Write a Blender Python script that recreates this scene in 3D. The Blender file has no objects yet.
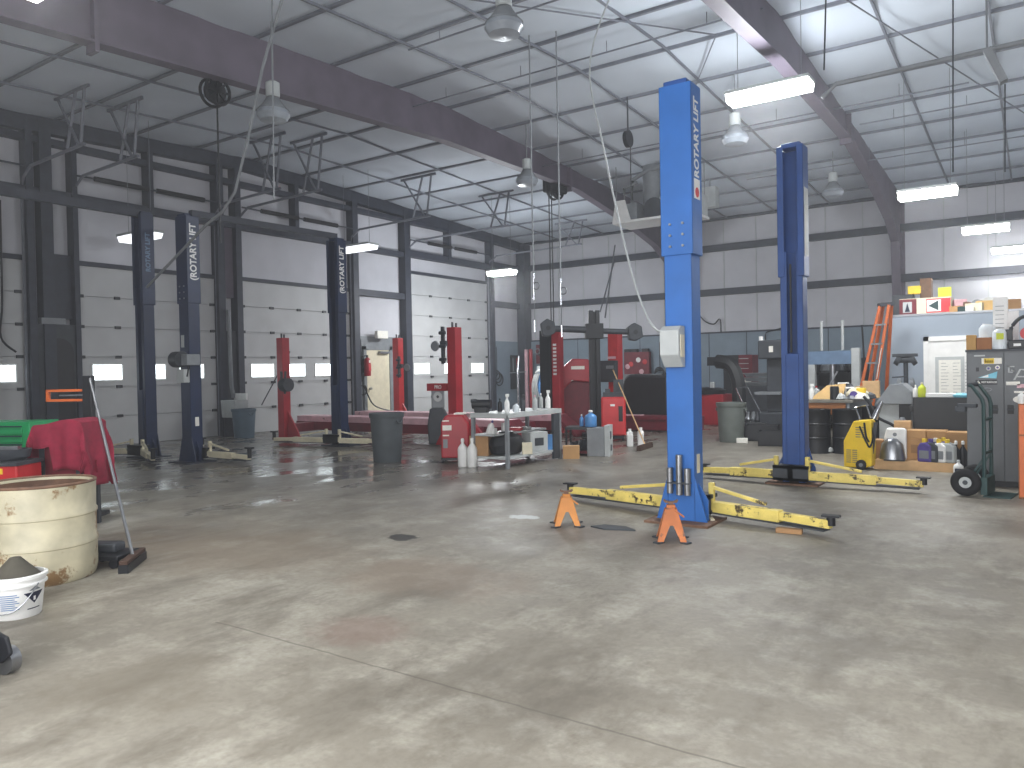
import bpy, bmesh, math, random
from mathutils import Vector, Matrix
random.seed(7)
COL = bpy.context.scene.collection
PI = math.pi
# ------------------------------------------------------------------ camera
F = 770.0; CH = 1.4
yaw, pit, rol = math.radians(34.5), math.radians(-0.93), math.radians(1.1)
FW = Vector((-math.sin(yaw)*math.cos(pit), math.cos(yaw)*math.cos(pit), math.sin(pit)))
R0 = Vector((math.cos(yaw), math.sin(yaw), 0)); U0 = R0.cross(FW)
RT = R0*math.cos(rol) - U0*math.sin(rol); UP = U0*math.cos(rol) + R0*math.sin(rol)
CAM = Vector((0, 0, CH))
def at(x, y, X=None, Y=None, Z=None):
    d = FW + RT*((x-512)/F) - UP*((y-384)/F)
    t = X/d.x if X is not None else Y/d.y if Y is not None else (Z-CH)/d.z
    return CAM + d*t
def G(x, y): return at(x, y, Z=0.0)
def pb(x0, x1, yt, yb, Y):
    xm, ym = (x0+x1)/2, (yt+yb)/2
    return at(x0, ym, Y=Y).x, at(x1, ym, Y=Y).x, at(xm, yb, Y=Y).z, at(xm, yt, Y=Y).z
cd = bpy.data.cameras.new('camera'); co = bpy.data.objects.new('camera', cd); COL.objects.link(co)
m = Matrix((RT, UP, -FW)).transposed().to_4x4(); m.translation = CAM
co.matrix_world = m; cd.sensor_width = 36; cd.lens = F/1024*36; cd.clip_start = .05; cd.clip_end = 200
bpy.context.scene.camera = co
# ------------------------------------------------------------------ materials
def lin(c):
    return tuple(((v/255)/12.92 if v/255 <= .04045 else ((v/255+.055)/1.055)**2.4) for v in c)
MATS = {}
def M(key, rgb=None, rough=.5, metal=0., var=.15, scale=6., chip=None, chipamt=.6, chipscale=9., bump=0., spec=.5, trans=0.):
    if key in MATS: return MATS[key]
    mt = bpy.data.materials.new(key); mt.use_nodes = True; nt = mt.node_tree; N = nt.nodes; L = nt.links
    b = N['Principled BSDF']; c = lin(rgb)
    b.inputs['Roughness'].default_value = rough; b.inputs['Metallic'].default_value = metal
    b.inputs['Specular IOR Level'].default_value = spec
    if trans: b.inputs['Transmission Weight'].default_value = trans
    tc = N.new('ShaderNodeTexCoord')
    n = N.new('ShaderNodeTexNoise'); n.inputs['Scale'].default_value = scale; n.inputs['Detail'].default_value = 5
    L.new(tc.outputs['Object'], n.inputs['Vector'])
    r = N.new('ShaderNodeValToRGB'); L.new(n.outputs['Fac'], r.inputs['Fac'])
    r.color_ramp.elements[0].position = .3; r.color_ramp.elements[1].position = .7
    r.color_ramp.elements[0].color = (*[v*(1-var) for v in c], 1); r.color_ramp.elements[1].color = (*[min(1, v*(1+var)) for v in c], 1)
    out = r.outputs['Color']
    if chip:
        n2 = N.new('ShaderNodeTexNoise'); n2.inputs['Scale'].default_value = chipscale; n2.inputs['Detail'].default_value = 8; n2.inputs['Roughness'].default_value = .7
        L.new(tc.outputs['Object'], n2.inputs['Vector'])
        r2 = N.new('ShaderNodeValToRGB'); r2.color_ramp.elements[0].position = chipamt; r2.color_ramp.elements[1].position = chipamt+.05
        r2.color_ramp.elements[0].color = (0, 0, 0, 1); r2.color_ramp.elements[1].color = (1, 1, 1, 1)
        L.new(n2.outputs['Fac'], r2.inputs['Fac'])
        mx = N.new('ShaderNodeMix'); mx.data_type = 'RGBA'; L.new(r2.outputs['Color'], mx.inputs['Factor'])
        L.new(out, mx.inputs['A']); mx.inputs['B'].default_value = (*lin(chip), 1); out = mx.outputs['Result']
    L.new(out, b.inputs['Base Color'])
    if bump:
        bp = N.new('ShaderNodeBump'); bp.inputs['Strength'].default_value = bump; bp.inputs['Distance'].default_value = .02
        L.new(n.outputs['Fac'], bp.inputs['Height']); L.new(bp.outputs['Normal'], b.inputs['Normal'])
    MATS[key] = mt; return mt
def EM(key, rgb, s):
    if key in MATS: return MATS[key]
    mt = bpy.data.materials.new(key); mt.use_nodes = True; nt = mt.node_tree; b = nt.nodes['Principled BSDF']
    b.inputs['Base Color'].default_value = (.8, .8, .8, 1)
    tc = nt.nodes.new('ShaderNodeTexCoord'); n = nt.nodes.new('ShaderNodeTexNoise'); n.inputs['Scale'].default_value = 3
    nt.links.new(tc.outputs['Object'], n.inputs['Vector'])
    r = nt.nodes.new('ShaderNodeValToRGB'); c = lin(rgb)
    r.color_ramp.elements[0].color = (*[v*.93 for v in c], 1); r.color_ramp.elements[1].color = (*c, 1)
    nt.links.new(n.outputs['Fac'], r.inputs['Fac']); nt.links.new(r.outputs['Color'], b.inputs['Emission Color'])
    b.inputs['Emission Strength'].default_value = s
    MATS[key] = mt; return mt
M('wall', (196, 196, 202), .7, var=.06, scale=1.5); M('wain', (128, 143, 156), .6, var=.1, scale=2)
M('steel', (52, 56, 68), .55, var=.2); M('frame', (104, 96, 108), .6, var=.15, scale=2); M('purlin', (118, 121, 130), .55, var=.12)
M('insul', (194, 201, 210), .75, var=.08, scale=.8, bump=.5); M('door', (190, 191, 192), .55, var=.06, scale=2); M('hinge', (60, 62, 66), .5)
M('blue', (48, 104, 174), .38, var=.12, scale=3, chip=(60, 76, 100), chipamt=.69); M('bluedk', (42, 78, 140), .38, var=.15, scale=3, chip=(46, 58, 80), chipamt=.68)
M('navy', (16, 36, 72), .4, var=.2, scale=3, chip=(48, 60, 78), chipamt=.68)
M('yellow', (220, 200, 112), .55, var=.16, chip=(74, 62, 44), chipamt=.565, chipscale=7); M('white_arm', (214, 206, 180), .5, var=.12, chip=(70, 62, 52), chipamt=.6, chipscale=7)
M('black', (22, 24, 30), .45, var=.25); M('rubber', (28, 28, 31), .8, var=.2); M('dkgrey', (58, 62, 68), .55, var=.2); M('grey', (128, 132, 136), .5, var=.12)
M('ltgrey', (178, 182, 182), .5, var=.1); M('white', (228, 228, 226), .5, var=.06); M('steelbare', (150, 152, 156), .35, .9, var=.15); M('chrome', (205, 207, 212), .15, 1., var=.05)
M('red', (164, 30, 44), .4, var=.14, scale=3, chip=(96, 24, 32), chipamt=.68); M('redbr', (196, 44, 48), .4, var=.1); M('maroon', (112, 28, 42), .5, var=.2)
M('orange', (204, 104, 48), .45, var=.12, chip=(120, 70, 40), chipamt=.66); M('orangeyel', (200, 132, 60), .5, var=.14, chip=(120, 84, 60), chipamt=.6)
M('pink', (214, 172, 180), .5, var=.15, chip=(110, 60, 70), chipamt=.62); M('bin', (76, 82, 86), .6, var=.14); M('bingrn', (104, 110, 106), .6, var=.12); M('binblue', (86, 104, 118), .6, var=.1)
M('card', (186, 146, 100), .8, var=.1, scale=4); M('card2', (160, 124, 86), .8, var=.1); M('wood', (190, 150, 92), .7, var=.15, scale=5); M('woodbr', (150, 98, 56), .6, var=.15, scale=4)
M('plyw', (214, 178, 120), .7, var=.12); M('cream', (216, 208, 184), .6, var=.08); M('drumw', (188, 181, 156), .5, var=.22, scale=5, chip=(132, 104, 70), chipamt=.555, chipscale=4)
M('crimson', (136, 30, 56), .9, var=.15, scale=14, bump=.1); M('green', (34, 150, 92), .45, var=.1); M('dkgreen', (36, 66, 66), .45, var=.15)
M('bluetop', (92, 124, 170), .5, var=.1); M('bluejug', (84, 140, 196), .4); M('lime', (196, 206, 62), .6, var=.06); M('yelcap', (234, 200, 50), .5); M('machyel', (236, 200, 44), .42, var=.08)
M('cab', (96, 100, 104), .45, var=.08); M('paper', (232, 230, 222), .8, var=.04, scale=20); M('purple', (84, 70, 140), .5); M('cyan', (120, 190, 210), .5); M('press', (104, 128, 156), .5, var=.15)
M('rust', (112, 84, 66), .7, var=.3, scale=10); M('pad', (200, 60, 66), .5); M('navyp', (28, 34, 60), .6); M('tan', (206, 170, 126), .7); M('brownd', (70, 50, 40), .8, var=.3)
M('bench', (120, 116, 108), .5, var=.25, scale=5); M('clear', (214, 220, 224), .3); M('glow', (150, 156, 164), .3); M('darkcone', (80, 76, 66), .7, var=.2)
EM('led', (255, 255, 250), 30); EM('pane', (232, 246, 250), 4.); EM('leddim', (240, 244, 250), 1.6)
# ------------------------------------------------------------------ builders
class B:
    def __init__(s): s.bm = bmesh.new()
    def box(s, x0, x1, y0, y1, z0, z1, rot=None, piv=None):
        vs = [s.bm.verts.new(v) for v in ((x0,y0,z0),(x1,y0,z0),(x1,y1,z0),(x0,y1,z0),(x0,y0,z1),(x1,y0,z1),(x1,y1,z1),(x0,y1,z1))]
        for f in ((0,3,2,1),(4,5,6,7),(0,1,5,4),(1,2,6,5),(2,3,7,6),(3,0,4,7)): s.bm.faces.new([vs[i] for i in f])
        if rot:
            p = Vector(piv) if piv else Vector(((x0+x1)/2,(y0+y1)/2,(z0+z1)/2))
            for v in vs: v.co = p + rot @ (v.co - p)
        return s
    def beam(s, a, b, w, h):
        a, b = Vector(a), Vector(b); d = b-a; ln = d.length; d.normalize()
        q = Vector((0,0,1)) if abs(d.z) < .99 else Vector((0,1,0))
        x = d.cross(q).normalized(); z = x.cross(d).normalized()
        vs = []
        for e in (a, b):
            for i, j in ((-1,-1),(1,-1),(1,1),(-1,1)): vs.append(s.bm.verts.new(e + x*(i*w/2) + z*(j*h/2)))
        for f in ((0,1,2,3),(7,6,5,4),(0,4,5,1),(1,5,6,2),(2,6,7,3),(3,7,4,0)): s.bm.faces.new([vs[i] for i in f])
        return s
    def cyl(s, a, b, r, r2=None, n=16):
        a, b = Vector(a), Vector(b); r2 = r if r2 is None else r2; d = (b-a).normalized()
        q = Vector((0,0,1)) if abs(d.z) < .9 else Vector((1,0,0))
        x = d.cross(q).normalized(); y = d.cross(x)
        A = [s.bm.verts.new(a + (x*math.cos(2*PI*k/n) + y*math.sin(2*PI*k/n))*r) for k in range(n)]
        C = [s.bm.verts.new(b + (x*math.cos(2*PI*k/n) + y*math.sin(2*PI*k/n))*r2) for k in range(n)]
        for k in range(n): s.bm.faces.new((A[k], A[(k+1)%n], C[(k+1)%n], C[k]))
        s.bm.faces.new(A[::-1]); s.bm.faces.new(C)
        return s
    def lathe(s, prof, c=(0,0,0), n=24, caps=True, sx=1., sy=1.):
        rings = []
        for r, z in prof:
            rings.append([s.bm.verts.new((c[0]+sx*r*math.cos(2*PI*k/n), c[1]+sy*r*math.sin(2*PI*k/n), c[2]+z)) for k in range(n)])
        for i in range(len(rings)-1):
            for k in range(n): s.bm.faces.new((rings[i][k], rings[i][(k+1)%n], rings[i+1][(k+1)%n], rings[i+1][k]))
        if caps: s.bm.faces.new(rings[0][::-1]); s.bm.faces.new(rings[-1])
        return s
    def prism(s, poly, ax, a, b):
        def p(u, v, w): return {'x': (w,u,v), 'y': (u,w,v), 'z': (u,v,w)}[ax]
        A = [s.bm.verts.new(p(u,v,a)) for u, v in poly]; C = [s.bm.verts.new(p(u,v,b)) for u, v in poly]; n = len(poly)
        for k in range(n): s.bm.faces.new((A[k], A[(k+1)%n], C[(k+1)%n], C[k]))
        s.bm.faces.new(A[::-1]); s.bm.faces.new(C)
        return s
    def tube(s, pts, r, n=6, sub=0):
        P = [Vector(p) for p in pts]
        if sub:
            Q = []
            for i in range(len(P)-1):
                p0, p1, p2, p3 = P[max(i-1,0)], P[i], P[i+1], P[min(i+2,len(P)-1)]
                for k in range(sub):
                    t = k/sub
                    Q.append(.5*((2*p1)+(p2-p0)*t+(2*p0-5*p1+4*p2-p3)*t*t+(3*p1-p0-3*p2+p3)*t**3))
            P = Q+[P[-1]]
        rings = []
        for i, p in enumerate(P):
            d = (P[min(i+1,len(P)-1)]-P[max(i-1,0)]).normalized()
            q = Vector((0,0,1)) if abs(d.z) < .9 else Vector((1,0,0))
            x = d.cross(q).normalized(); y = d.cross(x)
            rings.append([s.bm.verts.new(p+(x*math.cos(2*PI*k/n)+y*math.sin(2*PI*k/n))*r) for k in range(n)])
        for i in range(len(rings)-1):
            for k in range(n): s.bm.faces.new((rings[i][k], rings[i][(k+1)%n], rings[i+1][(k+1)%n], rings[i+1][k]))
        s.bm.faces.new(rings[0][::-1]); s.bm.faces.new(rings[-1])
        return s
    def torus(s, c, R, r, ax='y', n=24, k=8):
        def p(a, b):
            u, v, w = (R+r*math.cos(b))*math.cos(a), (R+r*math.cos(b))*math.sin(a), r*math.sin(b)
            q = {'x': (w,u,v), 'y': (u,w,v), 'z': (u,v,w)}[ax]
            return (c[0]+q[0], c[1]+q[1], c[2]+q[2])
        V = [[s.bm.verts.new(p(2*PI*i/n, 2*PI*j/k)) for j in range(k)] for i in range(n)]
        for i in range(n):
            for j in range(k): s.bm.faces.new((V[i][j], V[(i+1)%n][j], V[(i+1)%n][(j+1)%k], V[i][(j+1)%k]))
        return s
    def grid(s, fn, nu, nv):
        V = [[s.bm.verts.new(fn(i/nu, j/nv)) for j in range(nv+1)] for i in range(nu+1)]
        for i in range(nu):
            for j in range(nv): s.bm.faces.new((V[i][j], V[i+1][j], V[i+1][j+1], V[i][j+1]))
        return s
    def o(s, name, mat, parent=None, smooth=False, bev=0., loc=None, rz=0., solid=0., base=None):
        if not solid: bmesh.ops.recalc_face_normals(s.bm, faces=s.bm.faces)
        me = bpy.data.meshes.new(name); s.bm.to_mesh(me); s.bm.free()
        me.materials.append(MATS[mat] if isinstance(mat, str) else mat)
        ob = bpy.data.objects.new(name, me); COL.objects.link(ob)
        if parent: ob.parent = parent
        if loc is not None: ob.location = loc
        ob.rotation_euler.z = rz
        if smooth:
            for p in me.polygons: p.use_smooth = True
            me.set_sharp_from_angle(angle=math.radians(40))
        if bev:
            b = ob.modifiers.new('bevel', 'BEVEL'); b.width = bev; b.segments = 2; b.limit_method = 'ANGLE'
        if solid:
            b = ob.modifiers.new('thick', 'SOLIDIFY'); b.thickness = solid; b.offset = 0
        return ob
def tag(o, label, cat, group=None):
    o['label'] = label; o['category'] = cat
    if group: o['group'] = group
    return o
def T(name, label, cat, loc=(0,0,0), rz=0., group=None):
    o = bpy.data.objects.new(name, None); COL.objects.link(o); o.location = loc; o.rotation_euler.z = rz; o.empty_display_size = .1
    return tag(o, label, cat, group)
def S(name):
    o = bpy.data.objects.new(name, None); COL.objects.link(o); o['kind'] = 'structure'; return o
def st(b, name, mat, **k):
    o = b.o(name, mat, **k); o['kind'] = 'structure'; return o
def dup(root, loc, rz=None, label=None):
    r = root.copy(); COL.objects.link(r); r.location = loc
    if rz is not None: r.rotation_euler.z = rz
    if label: r['label'] = label
    for ch in root.children:
        c = ch.copy(); COL.objects.link(c); c.parent = r
        for g in ch.children:
            d = g.copy(); COL.objects.link(d); d.parent = c
    return r
def text(s, size, M4, mat, name, parent=None, ext=.001, align='CENTER', sx=1.):
    cu = bpy.data.curves.new(name, 'FONT'); cu.body = s; cu.size = size; cu.extrude = ext; cu.align_x = align; cu.align_y = 'CENTER'; cu.offset = size*.03
    ob = bpy.data.objects.new('tmp', cu); COL.objects.link(ob)
    bpy.context.view_layer.update()
    me = bpy.data.meshes.new_from_object(ob.evaluated_get(bpy.context.evaluated_depsgraph_get()))
    bpy.data.objects.remove(ob)
    me.transform(M4 @ Matrix.Diagonal((sx, 1, 1, 1))); me.materials.clear(); me.materials.append(MATS[mat])
    o = bpy.data.objects.new(name, me); COL.objects.link(o)
    if parent: o.parent = parent
    return o
def frame4(loc, xdir, ydir):
    x = Vector(xdir).normalized(); y = Vector(ydir).normalized(); z = x.cross(y)
    r = Matrix((x, y, z)).transposed().to_4x4(); r.translation = loc; return r
# ================================================================== SETTING
WX, BY = -16.17, 24.3
RID = 12.0
def roof(y): return 6.8 - .045*abs(y-RID)
# ---- floor
fm = bpy.data.materials.new('concrete'); fm.use_nodes = True; nt = fm.node_tree; N = nt.nodes; L = nt.links; bs = N['Principled BSDF']
tc = N.new('ShaderNodeTexCoord')
def noise(sc, det=6, ro=.6, stretch=None):
    n = N.new('ShaderNodeTexNoise'); n.inputs['Scale'].default_value = sc; n.inputs['Detail'].default_value = det; n.inputs['Roughness'].default_value = ro
    if stretch:
        mp = N.new('ShaderNodeMapping'); mp.inputs['Scale'].default_value = stretch; L.new(tc.outputs['Object'], mp.inputs['Vector']); L.new(mp.outputs['Vector'], n.inputs['Vector'])
    else: L.new(tc.outputs['Object'], n.inputs['Vector'])
    return n.outputs['Fac']
def ramp(f, stops):
    r = N.new('ShaderNodeValToRGB'); e = r.color_ramp.elements
    while len(e) < len(stops): e.new(.5)
    for k, (p, c) in enumerate(stops):
        e[k].position = p; e[k].color = (*(c if isinstance(c, tuple) else (c, c, c)), 1)
    L.new(f, r.inputs['Fac']); return r.outputs['Color']
def mix(f, a, b, mode='MIX'):
    x = N.new('ShaderNodeMix'); x.data_type = 'RGBA'; x.blend_type = mode
    for s, v in (('Factor', f), ('A', a), ('B', b)):
        if isinstance(v, (int, float)): x.inputs[s].default_value = v
        elif isinstance(v, tuple): x.inputs[s].default_value = (*v, 1)
        else: L.new(v, x.inputs[s])
    return x.outputs['Result']
def math2(op, a, b=None):
    x = N.new('ShaderNodeMath'); x.operation = op
    for k, v in enumerate((a, b)):
        if v is None: continue
        if isinstance(v, (int, float)): x.inputs[k].default_value = v
        else: L.new(v, x.inputs[k])
    return x.outputs[0]
sep = N.new('ShaderNodeSeparateXYZ'); L.new(tc.outputs['Object'], sep.inputs[0]); sX, sY = sep.outputs[0], sep.outputs[1]
base = ramp(noise(.55, 8, .62), [(.28, lin((114, 108, 97))), (.5, lin((142, 136, 124))), (.72, lin((166, 161, 149)))])
base = mix(ramp(noise(2.6, 8, .7), [(.48, 0.), (.68, .6)]), base, lin((186, 182, 170)))
base = mix(ramp(noise(1.3, 9, .72, (1, .45, 1)), [(.5, 0.), (.66, .8)]), base, lin((100, 93, 82)))
base = mix(ramp(noise(4.5, 10, .75, (1, .6, 1)), [(.53, 0.), (.68, .55)]), base, lin((108, 101, 89)))
base = mix(ramp(noise(26, 6, .7), [(.3, .35), (.55, 0.)]), base, lin((110, 104, 94)))
base = mix(ramp(noise(9, 10, .8), [(.66, 0.), (.72, .5)]), base, lin((92, 84, 74)))
# far-left dimness painted into the slab colour, mixed with grime around the lifts
dim_grime = math2('MULTIPLY', ramp(math2('MULTIPLY', sY, 1/12.), [(.3, 0.), (.62, 1.)]), ramp(math2('MULTIPLY', math2('ADD', sX, 14.), 1/14.), [(.35, 1.), (.95, .2)]))
dim_grime = math2('MULTIPLY', dim_grime, ramp(noise(.8, 6, .6), [(.2, .55), (.8, 1.)]))
base = mix(math2('MULTIPLY', dim_grime, .78), base, lin((84, 80, 80)))
def spot(x, y, rx, ry, col, k, soft=.25, nsc=3.):
    global base
    dx = math2('MULTIPLY', math2('SUBTRACT', sX, x), 1/rx); dy = math2('MULTIPLY', math2('SUBTRACT', sY, y), 1/ry)
    d = math2('SQRT', math2('ADD', math2('MULTIPLY', dx, dx), math2('MULTIPLY', dy, dy)))
    d = math2('ADD', d, math2('MULTIPLY', math2('SUBTRACT', noise(nsc, 6, .7), .5), 1.6))
    base = mix(ramp(d, [(.5, k), (.5+soft, 0.)]), base, lin(col))
spot(-4.5, 4.86, .26, .2, (40, 38, 36), .92, .06, 5); spot(-3.07, 2.98, .34, .3, (126, 104, 94), .55, .5, 11)
spot(-4.11, 6.13, .26, .16, (200, 204, 204), .7, .1, 4); spot(-2.62, 5.75, 1.5, .5, (120, 108, 98), .5, .4, 2)
spot(-3.5, 4.0, .9, .6, (132, 116, 100), .5, .4, 2); spot(-5.5, 3.9, 1.6, .9, (126, 112, 96), .5, .5, 2)
spot(-3.4, 1.9, .6, .5, (120, 112, 98), .5, .4, 3)
# saw-cut joints
for yj, x0, x1 in ((2.64, -3.9, 4.), (8.0, -15., 5.)):
    ln = math2('ABSOLUTE', math2('SUBTRACT', math2('ADD', sY, math2('MULTIPLY', math2('SUBTRACT', noise(5, 3), .5), .03)), yj))
    e = math2('MULTIPLY', ramp(ln, [(.003, 1.), (.008, 0.)]), math2('GREATER_THAN', sX, x0))
    base = mix(math2('MULTIPLY', e, .6), base, lin((84, 80, 70)))
L.new(base, bs.inputs['Base Color'])
rg = math2('SUBTRACT', ramp(noise(1.1, 6, .6), [(.3, .5), (.7, .72)]), math2('MULTIPLY', dim_grime, .36)); wet = math2('MULTIPLY', ramp(math2('MULTIPLY', sX, -1/14.), [(.3, 0.), (.5, 1.)]), ramp(noise(1.7, 5, .6, (1, .5, 1)), [(.48, 0.), (.6, 1.)])); rg = math2('MAXIMUM', math2('SUBTRACT', rg, math2('MULTIPLY', wet, .3)), .07); L.new(rg, bs.inputs['Roughness'])
bp = N.new('ShaderNodeBump'); bp.inputs['Strength'].default_value = .12; bp.inputs['Distance'].default_value = .01; L.new(noise(14, 8), bp.inputs['Height']); L.new(bp.outputs[0], bs.inputs['Normal'])
MATS['concrete'] = fm
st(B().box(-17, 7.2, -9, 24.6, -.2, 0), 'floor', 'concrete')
# ---- walls
ys = [(-1.5, roof(-1.5)), (RID, roof(RID)), (BY+.2, roof(BY+.2))]
st(B().prism([(-1.5, 0), (BY+.2, 0)]+ys[::-1], 'x', WX-.3, WX-.02), 'wall_left', 'wall')
st(B().prism([(-1.5, 0), (BY+.2, 0)]+ys[::-1], 'x', 7.0, 7.2), 'wall_right', 'wall')
b = B().box(WX-.3, 7.2, BY, BY+.2, 0, 6.3)
wb = st(b, 'wall_back', 'wall')
b = B()
x = WX+.6
while x < 7: b.box(x-.012, x+.012, BY-.02, BY, 2.55, 6.25); x += 1.03
sm = b.o('panel_seam', 'ltgrey', wb)
b = B(); b.box(WX-.3, -4.6, -1.7, -1.5, 0, 6.2); b.box(3.6, 7.2, -1.7, -1.5, 0, 6.2); b.box(-4.6, 3.6, -1.7, -1.5, 4.2, 6.2)
st(b, 'wall_front', 'wall')
b = B().box(WX, 6.9, BY-.06, BY, 0, 2.5)
wn = st(b, 'trim_1', 'wain'); B().box(WX, 6.9, BY-.09, BY, 2.5, 2.55).o('cap_rail', 'steel', wn)
b = B(); x = WX+1.2
while x < 6.9: b.box(x-.01, x+.01, BY-.068, BY-.06, 0, 2.5); x += 1.22
b.o('joint', 'dkgrey', wn)
# ---- roof
PUR = [12.25+1.55*k for k in range(-8, 8)]
def ceil_pt(u, v):
    x = WX-.3 + u*(7.5-WX); y = -1.6 + v*(BY+1.8)
    k = ((y-12.25)/1.55) % 1.0
    return (x, y, roof(y) + .02 - .075*math.sin(PI*k)**.8 + .012*math.sin(x*5+y*3)*math.sin(PI*k))
st(B().grid(ceil_pt, 60, 200), 'ceiling', 'insul', smooth=True, solid=.04)
for y in PUR:
    if y > BY-.2 or y < -1.3: continue
    st(B().box(WX, 7, y-.028, y+.028, roof(y)-.055, roof(y)+.01), 'roof_purlin', 'purlin')
for x in (-14.4, -12.6, -8.2, -6.7, -5.1, -2.0, -.6, 1.4):
    b = B(); b.beam((x, -1.4, roof(-1.4)-.09), (x, RID, roof(RID)-.09), .035, .035); b.beam((x, RID, roof(RID)-.09), (x, BY, roof(BY)-.09), .035, .035)
    st(b, 'bridging_angle', 'purlin')
for (x0, y0, x1, y1) in ((-8.6, 5, -4.2, 12), (-4.2, 12, -8.6, 19.5), (-2.6, 10.5, .5, 21)):
    b = B().cyl((x0, y0, roof(y0)-.14), (x1, y1, roof(y1)-.14), .012, n=6); st(b, 'brace_rod', 'purlin')
# conduits running just under the purlins
for (y, x0, x1, dz) in ((11.1, -9.8, -3.2, .3), (15.7, -9.8, -1, .35), (19.2, -6, 1.5, .42), (17.0, -3, 2, .3), (9.0, -8, -3, .28)):
    b = B().cyl((x0, y, roof(y)-dz), (x1, y, roof(y)-dz), .014, n=6)
    for k in range(4):
        xx = x0+(x1-x0)*(k+.5)/4; b.cyl((xx, y, roof(y)-dz), (xx, y, roof(y)-.12), .006, n=5)
    tag(b.o('conduit', 'purlin'), {11.1: 'thin grey conduit under the roof left of the front blue post', 15.7: 'long thin grey conduit crossing above the unit heater', 19.2: 'thin grey conduit above the tube lights near the back', 17.0: 'short thin grey conduit above the cluttered office roof', 9.0: 'thin grey conduit under the roof near the camera'}[y], 'conduit')
# ---- rigid frames
def rigid(X):
    bot = [(-1.2, 4.9), (3, 5.5), (8.7, 5.84), (12, 6.03), (17.3, 6.03), (20.0, 5.66), (22.2, 5.2), (23.25, 4.75)]
    top = [(23.7, roof(23.7)-.06), (RID, roof(RID)-.06), (-1.2, roof(-1.2)-.06)]
    b = B(); b.prism(bot+top, 'x', X-.012, X+.012)
    for i in range(len(bot)-1):
        b.beam((X, bot[i][0], bot[i][1]), (X, bot[i+1][0], bot[i+1][1]), .22, .03)
    for y in (5.1, 16.9): b.box(X-.11, X+.11, y-.03, y+.03, 5.5 if y < 6 else 5.9, roof(y)-.08)
    r = st(b, 'roof_beam', 'frame')
    b = B().prism([(23.9, 0), (BY-.02, 0), (BY-.02, roof(BY)-.08), (23.3, roof(23.3)-.08), (23.25, 4.75)], 'x', X-.012, X+.012)
    b.beam((X, 23.9, 0), (X, 23.25, 4.75), .22, .03); b.box(X-.11, X+.11, BY-.04, BY-.01, 0, 6.1)
    b.o('column', 'frame', r)
for X in (-9.8, -3.25, 3.4): rigid(X)
# ---- back wall girts
for z, h in ((3.72, .2), (5.13, .2), (6.12, .14)):
    st(B().box(WX, 7, BY-.2, BY-.01, z, z+h), 'wall_girt', 'steel')
st(B().box(-16.1, -15.75, 23.85, BY-.02, 0, 6.1), 'corner_column', 'steel')
# ---- left end wall framing
for y0, y1 in ((6.95, 7.08), (7.2, 7.42), (7.8, 7.9), (11.08, 11.26), (11.58, 11.74), (15.42, 15.62), (17.56, 17.82), (22.0, 22.2), (9.4, 9.52), (13.4, 13.52), (19.7, 19.82)):
    z0 = 0 if y0 not in (9.4, 13.4, 19.7) else 5.1
    st(B().box(WX-.02, WX+.24, y0, y1, z0, roof(y0)-.1), 'wall_column', 'steel')
b = B(); b.beam((WX+.12, -1.4, roof(-1.4)-.22), (WX+.12, RID, roof(RID)-.22), .22, .3); b.beam((WX+.12, RID, roof(RID)-.22), (WX+.12, BY, roof(BY)-.22), .22, .3)
st(b, 'gable_rafter', 'steel')
for y0, y1, z0, z1 in ((-1.4, BY, 6.02, 6.14), (-1.4, 15.5, 4.98, 5.14), (15.5, 17.7, 3.66, 3.84), (15.5, 17.7, 4.95, 5.1), (17.7, 22.2, 5.0, 5.2), (22.2, BY, 3.72, 3.92), (22.2, BY, 5.1, 5.3)):
    st(B().box(WX-.01, WX+.2, y0, y1, z0, z1), 'wall_girt', 'steel')
# grey arched bay between two overhead doors
b = B(); b.box(WX, WX+.2, 7.1, 7.86, 0, 2.5); o = st(b, 'trim_2', 'dkgrey')
pts = [(7.2, .02), (7.76, .02)] + [(7.48+.28*math.cos(a), 1.95+.28*math.sin(a)) for a in [k*PI/10 for k in range(11)]]
B().prism(pts, 'x', WX+.2, WX+.206).o('arched_recess', 'black', o); B().box(WX, WX+.25, 7.15, 7.6, 2.5, 2.62).o('ledge_box', 'grey', o)
st(B().box(WX, WX+.16, 11.26, 11.58, 0, 2.5), 'trim_3', 'dkgrey')
st(B().box(WX, WX+.1, 7.42, 7.8, 2.62, 3.9), 'trim_4', 'steel'); st(B().box(WX, WX+.1, 11.26, 11.6, 3.3, 5.0), 'trim_5', 'frame')
st(B().box(WX, WX+.06, 22.2, BY-.06, 0, 2.5), 'trim_6', 'wain')
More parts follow.
